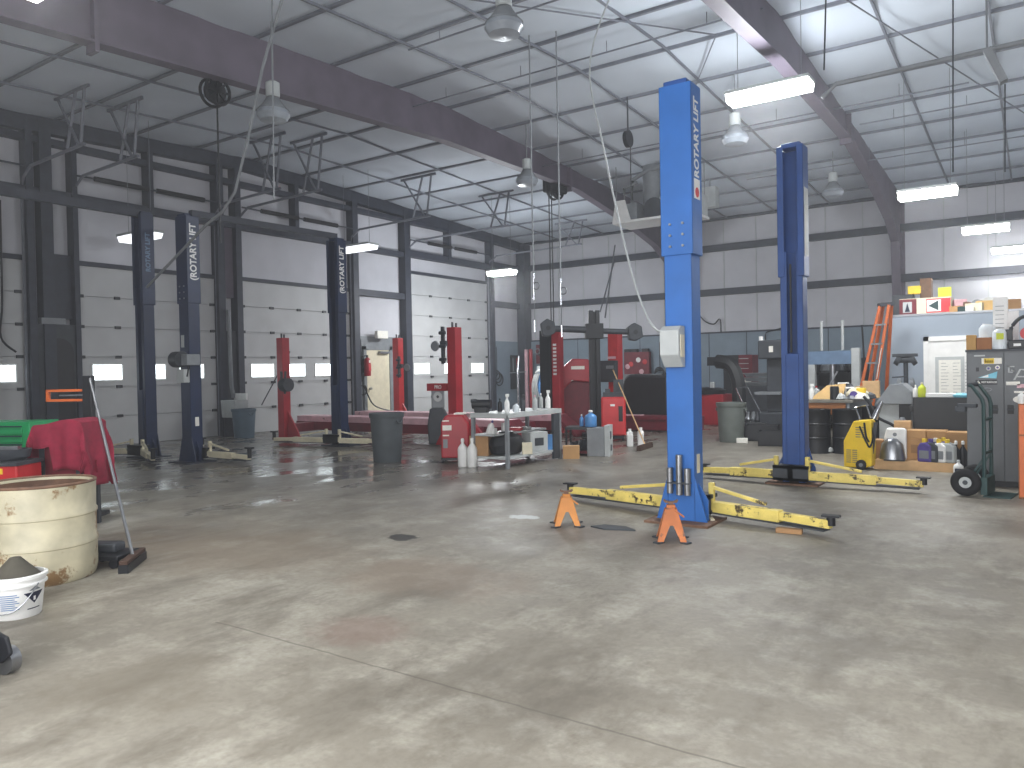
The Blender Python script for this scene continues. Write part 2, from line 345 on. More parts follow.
# ---- overhead doors
def odoor(n, y0, y1, zt, pan, wins, tracks):
    d = S('door_%d' % n); ns = pan; h = zt/ns
    b = B()
    for k in range(ns):
        z0, z1 = k*h+.006, (k+1)*h-.006
        b.box(WX, WX+.05, y0, y1, z0, z1)
        for zz in (z0+.0, z1-.03): b.box(WX+.05, WX+.058, y0, y1, zz, zz+.03)
    b.o('door_panel', 'door', d)
    B().box(WX+.0, WX+.045, y0, y1, 0.0, .05).o('bottom_seal', 'rubber', d)
    first = None
    for k in range(1, ns):
        for q in range(5):
            y = y0+.08+(y1-y0-.16)*q/4
            if first is None:
                first = B().box(-.0, .035, -.06, .06, -.03, .03).o('hinge', 'hinge', d); hh = first
            else: hh = first.copy(); COL.objects.link(hh)
            hh.location = (WX+.058, y, k*h)
    for ya, yb in wins:
        f = B().box(WX+.05, WX+.066, ya-.03, yb+.03, 1.36, 1.73).o('window_frame', 'white', d)
        B().box(WX+.06, WX+.07, ya, yb, 1.39, 1.70).o('pane', 'pane', f)
    B().box(WX-.01, WX+.09, y0-.05, y1+.05, zt, zt+.09).o('head_seal', 'steel', d)
    b = B(); b.cyl((WX+.25, y0, 5.5), (WX+.25, y1, 5.5), .02, n=8); b.o('spring_shaft', 'steel', d)
    ym = (y0+y1)/2
    for ya, yb in ((ym-1.25, ym-.1), (ym+.1, ym+1.25)): B().cyl((WX+.25, ya, 5.5), (WX+.25, yb, 5.5), .055, n=12).o('torsion_spring', 'rubber', d)
    for y in (y0-.02, y1+.02):
        b = B(); b.tube([(WX+.12, y, .02), (WX+.12, y, 5.0), (WX+.2, y, 5.28), (WX+.5, y, 5.45), (WX+.5+tracks, y, 5.5)], .03, 6)
        t = b.o('track', 'purlin', d); xe = WX+.4+tracks
        b = B(); b.box(xe-.9, xe+.3, y-.02, y+.02, roof(y)-.12, roof(y)-.06)
        for xa, xb in ((xe-.8, xe-.1), (xe+.15, xe-.02), (xe-.15, xe-.5)): b.beam((xa, y, roof(y)-.1), (xb, y, 5.52), .045, .03)
        b.o('hanger', 'purlin', t)
odoor(1, 3.3, 6.9, 3.73, 6, [(4.2, 4.8), (5.15, 5.75), (6.12, 6.74)], 2.0)
odoor(2, 7.9, 11.08, 3.73, 6, [(8.2, 8.8), (9.18, 9.78), (10.14, 10.74)], 2.0)
odoor(3, 11.76, 15.4, 3.75, 6, [(12.07, 12.73), (13.1, 13.74), (14.11, 14.75)], 2.6)
odoor(4, 17.83, 21.98, 4.5, 7, [(18.09, 18.79), (19.55, 20.2), (21.0, 21.68)], 3.4)
# ---- walk door in the left wall
d = S('door_5')
B().box(WX, WX+.06, 15.62, 17.56, 0, 2.5).o('surround', 'grey', d)
B().box(WX+.06, WX+.1, 15.98, 16.92, .02, 2.1).o('door_leaf', 'cream', d)
b = B(); b.box(WX+.05, WX+.12, 15.86, 15.97, 0, 2.22); b.box(WX+.05, WX+.12, 16.93, 17.04, 0, 2.22); b.box(WX+.05, WX+.12, 15.86, 17.04, 2.11, 2.22); b.o('door_frame', 'grey', d)
B().box(WX+.1, WX+.2, 16.45, 16.85, 2.0, 2.07).o('door_closer', 'steelbare', d)
B().cyl((WX+.1, 16.08, .98), (WX+.18, 16.08, .98), .035).o('door_handle', 'steelbare', d)
# ---- office block at the right with a white door
PY = 17.0; PX = at(889, 350, Y=PY).x; PT = 2.37
wp = st(B().box(PX, 6.9, PY, PY+3.5, 0, PT), 'wall_office', M('office', (146, 156, 168), .6, var=.05, scale=2))
B().box(PX-.01, 6.9, PY-.012, PY, PT-.03, PT+.01).o('top_rail', 'steelbare', wp)
d = S('door_6'); x0, x1, z0, z1 = pb(924, 972, 336, 430, PY)
b = B(); b.box(x0, x0+.09, PY-.05, PY, 0, z1); b.box(x1-.09, x1, PY-.05, PY, 0, z1); b.box(x0, x1, PY-.05, PY, z1-.09, z1); b.o('door_frame', 'white', d)
B().box(x0+.09, x1-.09, PY-.03, PY-.001, 0, z1-.09).o('door_leaf', 'white', d)
w = B().box(x0+.2, x1-.12, PY-.045, PY-.03, .66, z1-.4); w.o('window_frame', 'ltgrey', d)
B().box(x0+.26, x1-.18, PY-.055, PY-.045, .72, z1-.46).o('paper_sheet', 'paper', d)
b = B(); random.seed(3)
for k in range(16):
    zz = z1-.52-k*.062
    for q in range(4):
        xx = x0+.3+q*.2; b.box(xx, xx+random.uniform(.06, .15), PY-.0565, PY-.055, zz-.008, zz)
b.o('paper_writing', 'grey', d)
# ================================================================== LIFT COLUMNS
def lift(loc, face, body, arm, label, tips, top=4.0, sleeve=2.42, txt=None, motor=False, ctrl=False, tall=True):
    """steel lift column; open side looks along +-Y (face)"""
    t = T('lift_column', label, 'vehicle lift', loc, 0, 'two post lift columns')
    w, dd = .26, .21; f = face
    def Y(a, b_): return (a, b_) if f > 0 else (-b_, -a)
    def chan(b, w, dd, z0, z1, k=.012):
        for x0, x1, y0, y1 in ((-w/2, w/2, -dd/2, -dd/2+k), (-w/2, -w/2+k, -dd/2, dd/2), (w/2-k, w/2, -dd/2, dd/2), (-w/2, -w/2+.075, dd/2-k, dd/2), (w/2-.075, w/2, dd/2-k, dd/2)):
            a, c = Y(y0, y1); b.box(x0, x1, a, c, z0, z1)
    b = B(); chan(b, w, dd, .02, sleeve+.3); b.o('column', body, t, bev=.006)
    b = B(); chan(b, w+.045, dd+.03, sleeve, top); b.o('column_extension', body, t, bev=.006)
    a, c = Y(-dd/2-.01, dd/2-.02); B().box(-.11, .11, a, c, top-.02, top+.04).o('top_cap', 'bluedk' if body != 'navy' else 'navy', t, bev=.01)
    b = B(); a, c = Y(-.26, .24); b.box(-.3, .3, a, c, 0, .022); b.o('base_plate', 'steel' if body == 'navy' else 'rust', t)
    for s in (-1, 1):
        b = B(); y0, y1 = Y(-dd/2-.0, -dd/2+.014); b.prism([(s*w/2, .02), (s*(w/2+.11), .02), (s*w/2, .42)], 'y', y0, y1); b.o('gusset', body, t)
        b = B(); y0, y1 = Y(-.02, 0.0); b.prism([(s*w/2, .02), (s*(w/2+.09), .02), (s*(w/2+.09), .2), (s*w/2, .36)], 'y', y0, y1); b.o('gusset', body, t)
    b = B(); y0, y1 = Y(-.05, dd/2+.02); b.box(-.075, .075, y0, y1, .1, 1.55 if body != 'navy' else 1.2); b.o('carriage', body, t, bev=.008)
    b = B(); y0, y1 = Y(dd/2-.02, dd/2+.17)
    b.box(-.2, .2, y0, y1, .2, .235); b.box(-.2, .2, y0, y1, .06, .09); b.box(-.03, .03, y0, y1, .06, .235); b.box(-.2, .2, y0, y0+.02, .06, .235); b.o('arm_bracket', 'black' if body == 'navy' else 'dkgrey', t)
    if sleeve:
        b = B()
        for xx in (-.06, .06):
            for k in range(3):
                q0, q1 = Y(-dd/2-.03, -dd/2-.014); b.cyl((xx, q0, sleeve+.08+k*.1), (xx, q1, sleeve+.08+k*.1), .012, n=8)
        b.o('sleeve_bolt', 'steelbare', t)
    for (tx, ty) in tips:
        tip = Vector((tx-loc[0], ty-loc[1], 0)); s = 1 if tip.x > 0 else -1
        root = Vector((s*.15, f*(dd/2+.09), .14)); tp = Vector((tip.x, tip.y, .115)); dv = tp-root; L_ = dv.length; dv.normalize()
        b = B(); b.beam(root+Vector((0,0,-.02)), root+dv*L_*.62+Vector((0,0,-.01)), .09, .1); b.beam(root+dv*.02+Vector((0,0,.16)), root+dv*L_*.5+Vector((0,0,.075)), .035, .03); b.beam(root+dv*.03, root+dv*.03+Vector((0,0,.2)), .05, .05)
        o = b.o('swing_arm', arm, t, bev=.006)
        B().beam(root+dv*L_*.5+Vector((0,0,-.005)), tp+Vector((0,0,-.012)), .065, .07).o('inner_arm', arm, o, bev=.005)
        b = B(); b.cyl(tp+Vector((0,0,-.02)), tp+Vector((0,0,.06 if arm == 'yellow' else .13)), .035); b.box(tp.x-.07, tp.x+.07, tp.y-.04, tp.y+.04, tp.z+(.05 if arm == 'yellow' else .13), tp.z+(.065 if arm == 'yellow' else .155)); b.o('adapter_pad', 'black', o)
        b = B(); b.beam(root+dv*.05+Vector((0,0,-.07)), root+dv*L_*.97+Vector((0,0,-.065)), .115, .012); b.o('arm_foot', 'dkgrey', o)
    if txt:
        M4 = frame4((w/2+.024, 0, txt[1]), (0, 0, 1), (0, -1, 0))
        text(txt[0], txt[2], M4, txt[3], 'brand_lettering', t, sx=txt[4])
    return t
f1 = (-2.695, 6.7, 0); f2 = (-2.425, 9.5, 0)
l1 = lift(f1, 1, 'blue', 'yellow', 'front blue lift column with grey control box and yellow swing arms', [(-4.22, 7.22), (-1.42, 6.62)], 3.95, 2.42, ('ROTARY LIFT', 3.47, .15, 'white', .8))
B().box(.152, .1535, -.07, .07, 2.92, 3.1).o('decal', 'white', l1); B().cyl((.154, 0, 2.98), (.155, 0, 2.98), .045, n=20).o('decal_seal', 'pad', l1)
b = B(); b.prism([(-.26, 1.52), (-.26, 1.74), (-.2, 1.78), (-.106, 1.78), (-.106, 1.41), (-.16, 1.41)], 'x', -.12, .06); cb = b.o('control_box', 'ltgrey', l1, bev=.008)
B().box(.06, .066, -.22, -.13, 1.5, 1.7).o('box_cover', 'cream', cb)
b = B(); b.box(-.11, .1, -.18, -.106, .36, .372)
ho = b.o('adapter_rack', 'dkgrey', l1)
for xx, z0, z1, r in ((-.09, .27, .5, .028), (0, .26, .62, .03), (.075, .26, .5, .03)): B().cyl((xx, -.145, z0), (xx, -.145, z1), r).o('height_adapter', 'steelbare', ho)
B().box(.131, .134, -.05, .02, .45, .62).o('warning_label', 'cream', l1)
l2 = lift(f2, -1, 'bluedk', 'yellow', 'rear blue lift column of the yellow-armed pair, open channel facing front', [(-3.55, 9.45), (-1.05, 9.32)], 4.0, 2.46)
B().box(.1535, .155, -.09, .09, 2.7, 3.5).o('pale_decal', 'ltgrey', l2); B().box(-.01, .01, -.15, -.13, 1.56, 2.6).o('slack_rod', 'black', l2)
p1 = lift((-11.6, 7.5, 0), 1, 'navy', 'white_arm', 'navy lift column with motor unit and bold white lettering up its side', [(-13.0, 8.6), (-10.45, 7.75)], 4.05, 2.62, ('(ROTARY LIFT', 3.46, .16, 'white', .92))
b = B(); b.cyl((-.06, -.24, 1.7), (.14, -.24, 1.7), .13, n=20); mo = b.o('pump_motor', 'dkgrey', p1, smooth=True)
B().box(.14, .3, -.26, -.02, 1.6, 1.78).o('motor_terminal_box', 'grey', p1, bev=.01); B().box(-.06, .14, -.22, -.11, 1.32, 1.54).o('fluid_tank', 'ltgrey', p1, bev=.01); B().box(-.08, .0, -.112, -.105, 1.9, 2.1).o('instruction_decal', 'ltgrey', p1); B().box(.131, .134, -.03, .04, .6, .75).o('label_plate', 'paper', p1)
B().tube([(.1, -.2, 1.66), (.2, -.2, 1.68), (.24, -.2, 1.55), (.2, -.2, 1.42)], .012, 6, 4).o('hydraulic_hose', 'black', p1)
p2 = lift((-11.45, 10.62, 0), -1, 'navy', 'white_arm', 'navy lift column standing between the red rack posts, white lettering near top', [(-13.0, 10.25), (-10.3, 10.75)], 4.05, 2.62, ('(ROTARY LIFT', 3.46, .16, 'white', .92))
p3 = lift((-13.1, 7.6, 0), -1, 'navy', 'white_arm', 'navy lift column nearest the arched grey panel, with faded lettering', [(-14.3, 7.1), (-11.85, 6.95)], 4.3, 2.7, ('ROTARY LIFT', 3.62, .12, 'press', .95))
# overhead beam tying the left posts
b = B(); b.beam((-13.1, 4.2, 4.32), (-13.1, 7.75, 4.32), .12, .14); tag(b.o('lift_crossbar', 'steel'), 'dark steel overhead crossbar running left from the top of a navy lift column', 'crossbar')
b = B(); b.beam((-11.5, 7.5, 4.1), (-11.45, 10.62, 4.13), .1, .1); tag(b.o('lift_crossbar', 'steel'), 'dark overhead crossbar joining the tops of the two lettered navy lift columns', 'crossbar')
# ================================================================== RED FOUR POST ALIGNMENT RACK
al = T('alignment_rack', 'red four post alignment rack with long pale runways', 'vehicle lift', (-11.6, 13.2, 0))
X0, X1, Y0, Y1 = -2.42, 2.5, -1.85, 1.9
for (x, y, mt, h) in ((X0, Y0, 'red', 2.25), (X1, Y0, 'red', 2.25), (X0, Y1, 'redbr', 2.34), (X1, Y1, 'red', 2.3)):
    b = B(); b.box(x-.1, x+.1, y-.1, y+.1, .02, h); b.box(x-.2, x+.2, y-.2, y+.2, 0, .02)
    b.prism([(x+.13, .02), (x+.55, .02), (x+.13, .62)] if x < 0 else [(x-.13, .02), (x-.5, .02), (x-.13, .6)], 'y', y-.02, y+.02)
    if mt == 'red' and y < 0: b.prism([(x+.13, .02), (x+.45, .02), (x+.13, .5)], 'y', y+.05, y+.08)
    p = b.o('post', mt, al, bev=.008)
    B().cyl((x-.04, y, h), (x-.04, y, h+.1), .02).o('post_stud', 'dkgrey', p)
    B().cyl((x+.05, y, h), (x+.05, y, h+.08), .02).o('post_stud', 'dkgrey', p)
b = B(); b.box(2.12, 2.398, 1.74, 2.0, 0, 2.32); b.o('black_side_post', 'black', al)
b = B()
for k in range(9): b.box(2.44, 2.53, 1.795, 1.8, 1.3+k*.083, 1.35+k*.083)
b.o('vertical_lettering', 'white', al)
for y in (-1.1, .75):
    b = B(); b.box(-2.9, 3.1, y, y+.5, .32, .46); b.o('runway', 'pink', al, bev=.01); B().box(-2.9, 3.1, y-.02, y, .14, .33).o('runway_skirt', 'maroon', al)
    b = B(); b.prism([(3.1, .32), (3.1, .46), (3.6, .06), (3.6, 0)], 'y', y, y+.5); b.o('ramp', 'maroon', al)
for x in (X0, X1): B().box(x-.12, x+.12, Y0, Y1, .12, .32).o('crossbeam', 'maroon', al, bev=.01)
B().box(X1-.6, X1-.13, Y0-.12, Y0+.08, 1.06, 1.2).o('post_bracket', 'red', al); text('PRO', .09, frame4((X1-.32, Y0-.125, 1.13), (1,0,0), (0,0,1)), 'white', 'bracket_lettering', al)
b = B(); b.cyl((X0+.15, Y0-.14, 1.2), (X0+.34, Y0-.14, 1.2), .15, n=18); b.cyl((X0+.1, Y0-.14, 1.25), (X0+.1, Y0-.14, 1.5), .03); b.cyl((X0+.2, Y0-.14, 1.0), (X0+.24, Y0-.14, 1.5), .025); b.o('wheel_clamp', 'dkgrey', al)
def clamp(x, y, z, lab, s=1.):
    t = T('wheel_clamp_head', lab, 'alignment head', (x, y, z))
    b = B(); b.box(-.02, .03, -.03, .03, -.38*s, .32*s); b.box(-.04, .12, -.04, .04, -.05, .05)
    for q in (-.3, -.05, .2): b.cyl((-.03, -.05, q*s), (.1, -.05, q*s), .035, n=10)
    b.o('clamp_bar', 'dkgrey', t); B().lathe([(.0, -.03), (.085, -.03), (.1, 0), (.085, .03), (.0, .03)], n=16, caps=False).o('sensor_pod', 'grey', t, loc=(-.17, -.02, -.04), smooth=True).rotation_euler = (PI/2, 0, 0)
    return t
clamp(-9.3, 11.25, 1.95, 'dark wheel clamp with round sensor hung on the upper red post beside machine')
c2 = clamp(-13.9, 15.0, 1.6, 'dark wheel clamp with round sensor on the bright red post by the walk door', .8); c2.children[1].location.x = .3
# ================================================================== LEFT FOREGROUND
dc = (-5.88, 2.59, 0)
t = T('plastic_drum', 'dirty off-white open plastic drum in the left foreground', 'drum', dc)
R = .36
prof = [(R*.93, .0), (R*.97, .012), (R, .06), (R*1.0, .2), (R*1.015, .205), (R*1.015, .225), (R*.99, .235), (R*.995, .37), (R*1.015, .375), (R*1.015, .39), (R*.99, .4), (R*1.0, .56), (R*.97, .565), (R*.95, .55), (R*.95, .3), (0.001, .28)]
prof = [(r, z*1.21) for r, z in prof]
B().lathe(prof, n=48, caps=False).o('drum_body', 'drumw', t, smooth=True)
B().lathe([(R*.94, .655), (R*.935, .4), (.001, .375)], n=48, caps=False).o('inner_grime', 'rust', t, smooth=True); B().torus((0, 0, .678), R*.985, .011, 'z', 48).o('cut_rim', 'rust', t, smooth=True)
bk = (-5.07, 2.09, 0)
t = T('bucket', 'white pail with navy triangle decal and wire handle, filled by a dark cone', 'bucket', bk)
B().lathe([(.125, 0), (.13, .01), (.15, .19), (.165, .19), (.165, .2), (.155, .205), (.157, .225), (.168, .228), (.168, .245), (.158, .25), (.148, .25), (.145, .2), (.001, .19)], n=32, caps=False).o('pail_body', 'white', t, smooth=True)
ang = math.atan2(-bk[1], -bk[0])
def onp(a, z, k=1.012):
    r = (.13+.02*(z-.01)/.18)*k; return (r*math.cos(a), r*math.sin(a), z)
def decal(b, a0, a1, lo, hi, n=10):
    for k in range(n):
        u0, u1 = k/n, (k+1)/n; q = [(a0+(a1-a0)*u0, lo(u0)), (a0+(a1-a0)*u1, lo(u1)), (a0+(a1-a0)*u1, hi(u1)), (a0+(a1-a0)*u0, hi(u0))]
        b.bm.faces.new([b.bm.verts.new(onp(ang+a, z)) for a, z in q])
    return b
decal(B(), .26, 1.12, lambda u: .148-.066*(1-abs(2*u-1)), lambda u: .15).o('triangle_decal', 'navyp', t)
decal(B(), .45, .95, lambda u: .16, lambda u: .162+.022*(1-abs(2*u-1))).o('printed_arch', 'grey', t)
decal(B(), .4, 1.0, lambda u: .05, lambda u: .056).o('printed_line', 'navyp', t)
decal(B(), .64, .74, lambda u: .1, lambda u: .125).o('white_drop', 'white', t)
b = B()
for k in range(8): decal(b, -.6, .1-.08*(k % 3), lambda u: .062+.012*k, lambda u: .067+.012*k)
b.o('printed_text_lines', 'bluetop', t)
decal(B(), -1.25, -.75, lambda u: .07, lambda u: .15).o('red_label', 'pad', t)
decal(B(), -1.3, -.72, lambda u: .055, lambda u: .068).o('yellow_tag', 'yelcap', t)
b = B(); b.tube([onp(ang+.75, .2, 1.1), onp(ang+.45, .14, 1.13), onp(ang+.1, .08, 1.14), onp(ang-.3, .05, 1.14), onp(ang-.8, .06, 1.13), onp(ang-1.5, .2, 1.1)], .0035, 6, 5); b.o('wire_handle', 'steelbare', t)
B().lathe([(.14, .2), (.145, .22), (.03, .345), (.02, .345), (.001, .335)], c=(.0, .0, 0), n=28, caps=False).o('cone_lid', 'darkcone', t, smooth=True)
# floor jack poking in at the lower left
t = T('floor_jack', 'dark blue-grey floor jack nose with small steel wheel at lower left', 'jack', (-4.03, 1.49, 0), math.radians(14)); t.scale = (1.3, 1.3, 1.3)
b = B(); b.prism([(-.5, .05), (.0, .05), (.05, .09), (.03, .15), (-.1, .19), (-.3, .2), (-.5, .17)], 'y', -.1, -.085); b.prism([(-.5, .05), (.0, .05), (.05, .09), (.03, .15), (-.1, .19), (-.3, .2), (-.5, .17)], 'y', .085, .1); b.box(-.45, -.02, -.1, .1, .12, .15); b.o('jack_frame', 'black', t, bev=.006)
for y in (-.125, .125): B().cyl((-.02, y-.02, .05), (-.02, y+.02, .05), .05, n=20).o('wheel', 'steelbare', t, smooth=True)
B().cyl((-.12, 0, .15), (-.12, 0, .22), .045).o('saddle', 'black', t)
# dark dolly behind the drum
dy = G(110, 570)
t = T('creeper_dolly', 'small black wheeled dolly on the floor behind the off-white drum', 'dolly', (dy.x-.05, dy.y+.1, 0), .5)
B().box(-.28, .05, -.1, .18, .06, .1).o('dolly_deck', 'black', t, bev=.01); B().box(-.25, -.02, -.02, .12, .1, .17).o('dolly_load', 'dkgrey', t, bev=.02)
for x, y in ((.0, -.06), (-.22, -.06), (0, .14), (-.22, .14)): B().cyl((x, y-.02, .035), (x, y+.02, .035), .035).o('wheel', 'black', t, smooth=True)
# push broom leaning at left
h0 = G(133, 566); h0.z = 0
def broom(head, top, headdir, L_, lab, hm='steelbare', bm_='black'):
    t = T('push_broom', lab, 'broom', tuple(head))
    d = Vector(headdir).normalized(); n = Vector((-d.y, d.x, 0))
    b = B(); b.beam(-d*L_/2+Vector((0,0,.075)), d*L_/2+Vector((0,0,.075)), .06, .03); b.o('broom_head', 'brownd' if bm_ == 'black' else bm_, t, bev=.006)
    b = B(); b.beam(-d*L_/2+Vector((0,0,.03)), d*L_/2+Vector((0,0,.03)), .07, .06); b.o('bristles', bm_, t)
    b = B(); b.tube([(0, 0, .08), Vector(top)*.06+Vector((0,0,.08*.94)), top], .0125, 8); b.o('broom_handle', hm, t, smooth=True)
    return t
tp = at(88, 379, Y=4.0)
dl_ = (G(148, 552)-G(118, 576)); dl_.z = 0
tp = CAM + (FW + RT*((90-512)/F) - UP*((379-384)/F))*6.75
broom(h0, tp-h0, dl_, .46, 'push broom with grey metal handle leaning beside the crimson cloth')
# crimson cloth over a stand
cc = CAM + (FW + RT*((68-512)/F) - UP*((425-384)/F))*7.35; cx, cy = cc.x, cc.y
ax = RT.copy(); ax.z = 0; ax.normalize(); ay = Vector((-ax.y, ax.x, 0)); RZ = math.atan2(ax.y, ax.x)
t = T('workbench_stand', 'dark covered stand under the crimson cloth behind the drum', 'stand', (cx, cy, 0), RZ)
b = B(); b.box(-.2, .2, -.15, .2, .9, .94); b.o('stand_top', 'dkgrey', t)
for x, y in ((-.17, -.12), (.17, -.12), (-.17, .16), (.17, .16)): B().box(x-.025, x+.025, y-.025, y+.025, 0, .9).o('leg', 'dkgrey', t)
def cl(u, v):
    # u along width incl. side drops, v front drop to back drop
    s = (u-.5)*1.25; w_ = (v-.5)*1.3
    x = max(-.22, min(.23, s)); ex = abs(s)-abs(x) if abs(s) > .22 else 0
    y = max(-.2, min(.24, w_)); ey = abs(w_)-abs(y) if abs(w_) > .2 else 0
    z = 1.0 - ex*(1.55 if s > 0 else 1.15) - ey*1.0
    if ex > 0 and ey > 0: z = 1.0 - max(ex*(1.55 if s > 0 else 1.15), ey)*1.05
    z += .05*math.exp(-((x-.1)/.16)**2) - .02
    fold = .025*math.sin(s*26+1)*min(1, (ey+ex)*5)
    x += (.05+ .03*math.sin(w_*22))*min(1, ex*4)*(1 if s > 0 else -1)
    y += (fold - .02*min(1, ey*4))*(1 if w_ < 0 else -1)
    if w_ < 0 and -.32 < s < -.03: z = max(z, .8+.03*math.sin(s*9))
    return (x, y, max(z, .33))
o = B().grid(cl, 48, 40).o('draped_cloth', 'crimson', None, smooth=True, loc=(cx, cy, 0), rz=RZ, solid=.008); tag(o, 'crimson cloth draped over the stand behind the off-white drum', 'cloth')
o = B().box(-.2, .14, -.14, -.12, .1, .88).o('hanging_panel', 'maroon', t)
# black post with orange frame
pc = CAM + (FW + RT*((89-512)/F) - UP*((400-384)/F))*7.9
t = T('upright_post_stand', 'black upright post holding an orange rectangular bar frame', 'post stand', (pc.x, pc.y, 0), RZ)
B().box(-.045, .045, -.04, .04, 0, 1.44).o('post', 'black', t, bev=.005); B().box(-.12, .12, -.12, .12, 0, .04).o('foot', 'black', t)
b = B(); b.box(-.43, -.06, -.02, .02, 1.28, 1.305); b.box(-.43, -.06, -.02, .02, 1.18, 1.205); b.box(-.43, -.405, -.02, .02, 1.18, 1.305); b.o('bar_frame', 'orange', t); B().box(-.3, .02, -.01, .01, 1.235, 1.25).o('latch_rod', 'steelbare', t)
# green tool chest and red cart at far left
gc = CAM + (FW + RT*((-8-512)/F) - UP*((424-384)/F))*8.3
t = T('tool_chest', 'bright green tool chest with drawers at the left edge', 'tool chest', (gc.x, gc.y, 0), RZ-.12)
B().box(-.45, .44, 0, .45, .0, .96).o('chest_body', 'green', t, bev=.008)
for z0, z1 in ((.83, .92), (.74, .815), (.64, .725), (.54, .62), (.3, .52), (.06, .28)):
    q = B().box(-.42, .36, -.015, 0, z0, z1).o('drawer', 'green', t, bev=.004); B().box(-.42, .36, -.03, -.015, z1-.014, z1).o('drawer_pull', 'dkgreen', q)
rc = CAM + (FW + RT*((-5-512)/F) - UP*((462-384)/F))*6.9
t = T('service_cart', 'low red service cart with black tray top at the left edge', 'cart', (rc.x, rc.y, 0), RZ)
B().box(-.5, .32, -.2, .16, .1, .66).o('cart_body', 'redbr', t, bev=.01); B().box(-.52, .33, -.22, .18, .66, .69).o('cart_top', 'dkgrey', t)
B().box(-.0, .2, -.205, -.2, .59, .64).o('yellow_label', 'yelcap', t)
for x in (-.4, .28):
    for y in (-.12, .22): B().cyl((x-.02, y, .05), (x+.02, y, .05), .05).o('caster', 'black', t)
o = B().lathe([(.14, 0), (.17, .03), (.18, .1), (.165, .1), (.155, .03), (.001, .02)], n=24, caps=False, sx=1.7).o('drain_pan', 'dkgrey', None, smooth=True, loc=(rc.x-.02, rc.y+.02, .69), rz=RZ); tag(o, 'dark oval drain pan on the low red cart at the left edge', 'pan')
o = B().box(-.3, .27, -.03, .03, 0, .03).o('steel_bar', 'steelbare', None, loc=(rc.x-.0, rc.y-.05, .79), rz=RZ+.05); tag(o, 'grey steel bar lying across the dark drain pan at left', 'bar')
# ================================================================== JACK STANDS, BLOCKS
def jack(p, lab, mt, hh):
    t = T('jack_stand', lab, 'jack stand', (p.x, p.y, 0), math.atan2(-p.x, p.y)+.06, 'orange jack stands')
    b = B()
    zt = hh*.74; lo, hi = .112, .045
    for k in range(4):
        ca, sa = math.cos(k*PI/2), math.sin(k*PI/2); P = []
        for u, h in ((-1, 0), (-.6, 0), (-.38, .3), (-.16, .5), (.16, .5), (.38, .3), (.6, 0), (1, 0), (1, 1), (-1, 1)):
            r = lo+(hi-lo)*h; x, y = r*u, -r; P.append(b.bm.verts.new((x*ca-y*sa, x*sa+y*ca, zt*h+.01)))
        b.bm.faces.new(P)
    b.o('stand_base', mt, t, solid=.006)
    b = B(); b.box(-.035, .035, -.035, .035, hh*.6, hh*.86); b.o('collar', mt, t, bev=.004)
    b = B(); b.box(-.02, .02, -.016, .016, hh*.5, hh*.93); b.o('ratchet_post', 'rust', t)
    b = B(); b.prism([(-.06, hh*.96), (-.045, hh*.91), (.045, hh*.91), (.06, hh*.96), (.055, hh*.99), (.02, hh*.94), (-.02, hh*.94), (-.055, hh*.99)], 'y', -.02, .02); b.o('saddle', 'rust', t)
    b = B(); b.tube([(.03, -.05, hh*.75), (.1, -.07, hh*.6)], .007); b.o('release_lever', mt, t)
    for k in range(4):
        a = PI/4+k*PI/2; B().box(-.035, .035, -.03, .03, 0, .012).o('foot', 'dkgrey', t, loc=(.15*math.cos(a), .15*math.sin(a), 0), rz=a)
jack(Vector((-3.55, 6.0, 0)), 'orange jack stand left of the blue column, beside the dark rubber mat', 'orangeyel', .33)
jack(Vector((-2.49, 5.87, 0)), 'orange jack stand directly in front of the blue column base', M('orangeworn', (188, 112, 62), .6, var=.2, chip=(110, 80, 62), chipamt=.56), .34)
p = G(613, 528)
o = B().prism([(-.2, -.02), (-.06, -.1), (.22, -.07), (.1, .06), (-.1, .08)], 'z', 0, .012).o('rubber_mat', 'dkgrey', None, loc=(p.x, p.y, 0), rz=.2); tag(o, 'flat dark rubber mat scrap lying between the two jack stands', 'mat')
p = G(790, 533); o = B().box(-.11, .1, -.04, .03, 0, .04).o('wood_block', 'card2', None, loc=(p.x, p.y, 0), rz=.1, bev=.004); tag(o, 'brown wood block under the tip of the right yellow arm', 'block')
p = G(711, 521); o = B().box(-.02, .02, -.1, .08, 0, .035).o('wood_wedge', 'cream', None, loc=(p.x, p.y, 0), rz=.5, bev=.004); tag(o, 'pale wood wedge lying beside the front blue column base', 'wedge')
# ================================================================== BINS
def bin_(loc, r, h, mt, lab, dark=None):
    t = T('trash_can', lab, 'trash can', loc, 0)
    B().lathe([(r*.8, 0), (r*.82, .015), (r*.96, h*.9), (r*1.0, h*.9), (r*1.03, h*.93), (r*1.03, h), (r*.97, h), (r*.93, h*.9), (r*.78, .05), (.001, .05)], n=36, caps=False).o('can_body', mt, t, smooth=True)
    for a in (0, PI): B().tube([(r*math.cos(a+d)*1.02, r*math.sin(a+d)*1.02, h*.86-(.05 if abs(d) < .12 else 0)) for d in (-.22, -.1, .1, .22)], .014).o('handle', mt, t)
    return t
p = G(386, 463)
bin_((p.x-.13, p.y+.17, 0), .27, .78, 'bin', 'dark grey round trash can alone on the open floor before the rack')
p = G(242, 437.5); bin_((p.x+.06, p.y+.02, 0), .27, .66, 'binblue', 'blue-grey trash can by the overhead doors at far left')
p = G(727, 442.5); bin_((p.x+.02, p.y+.2, 0), .27, .74, 'bingrn', 'grey trash can seen between the two blue lift columns')
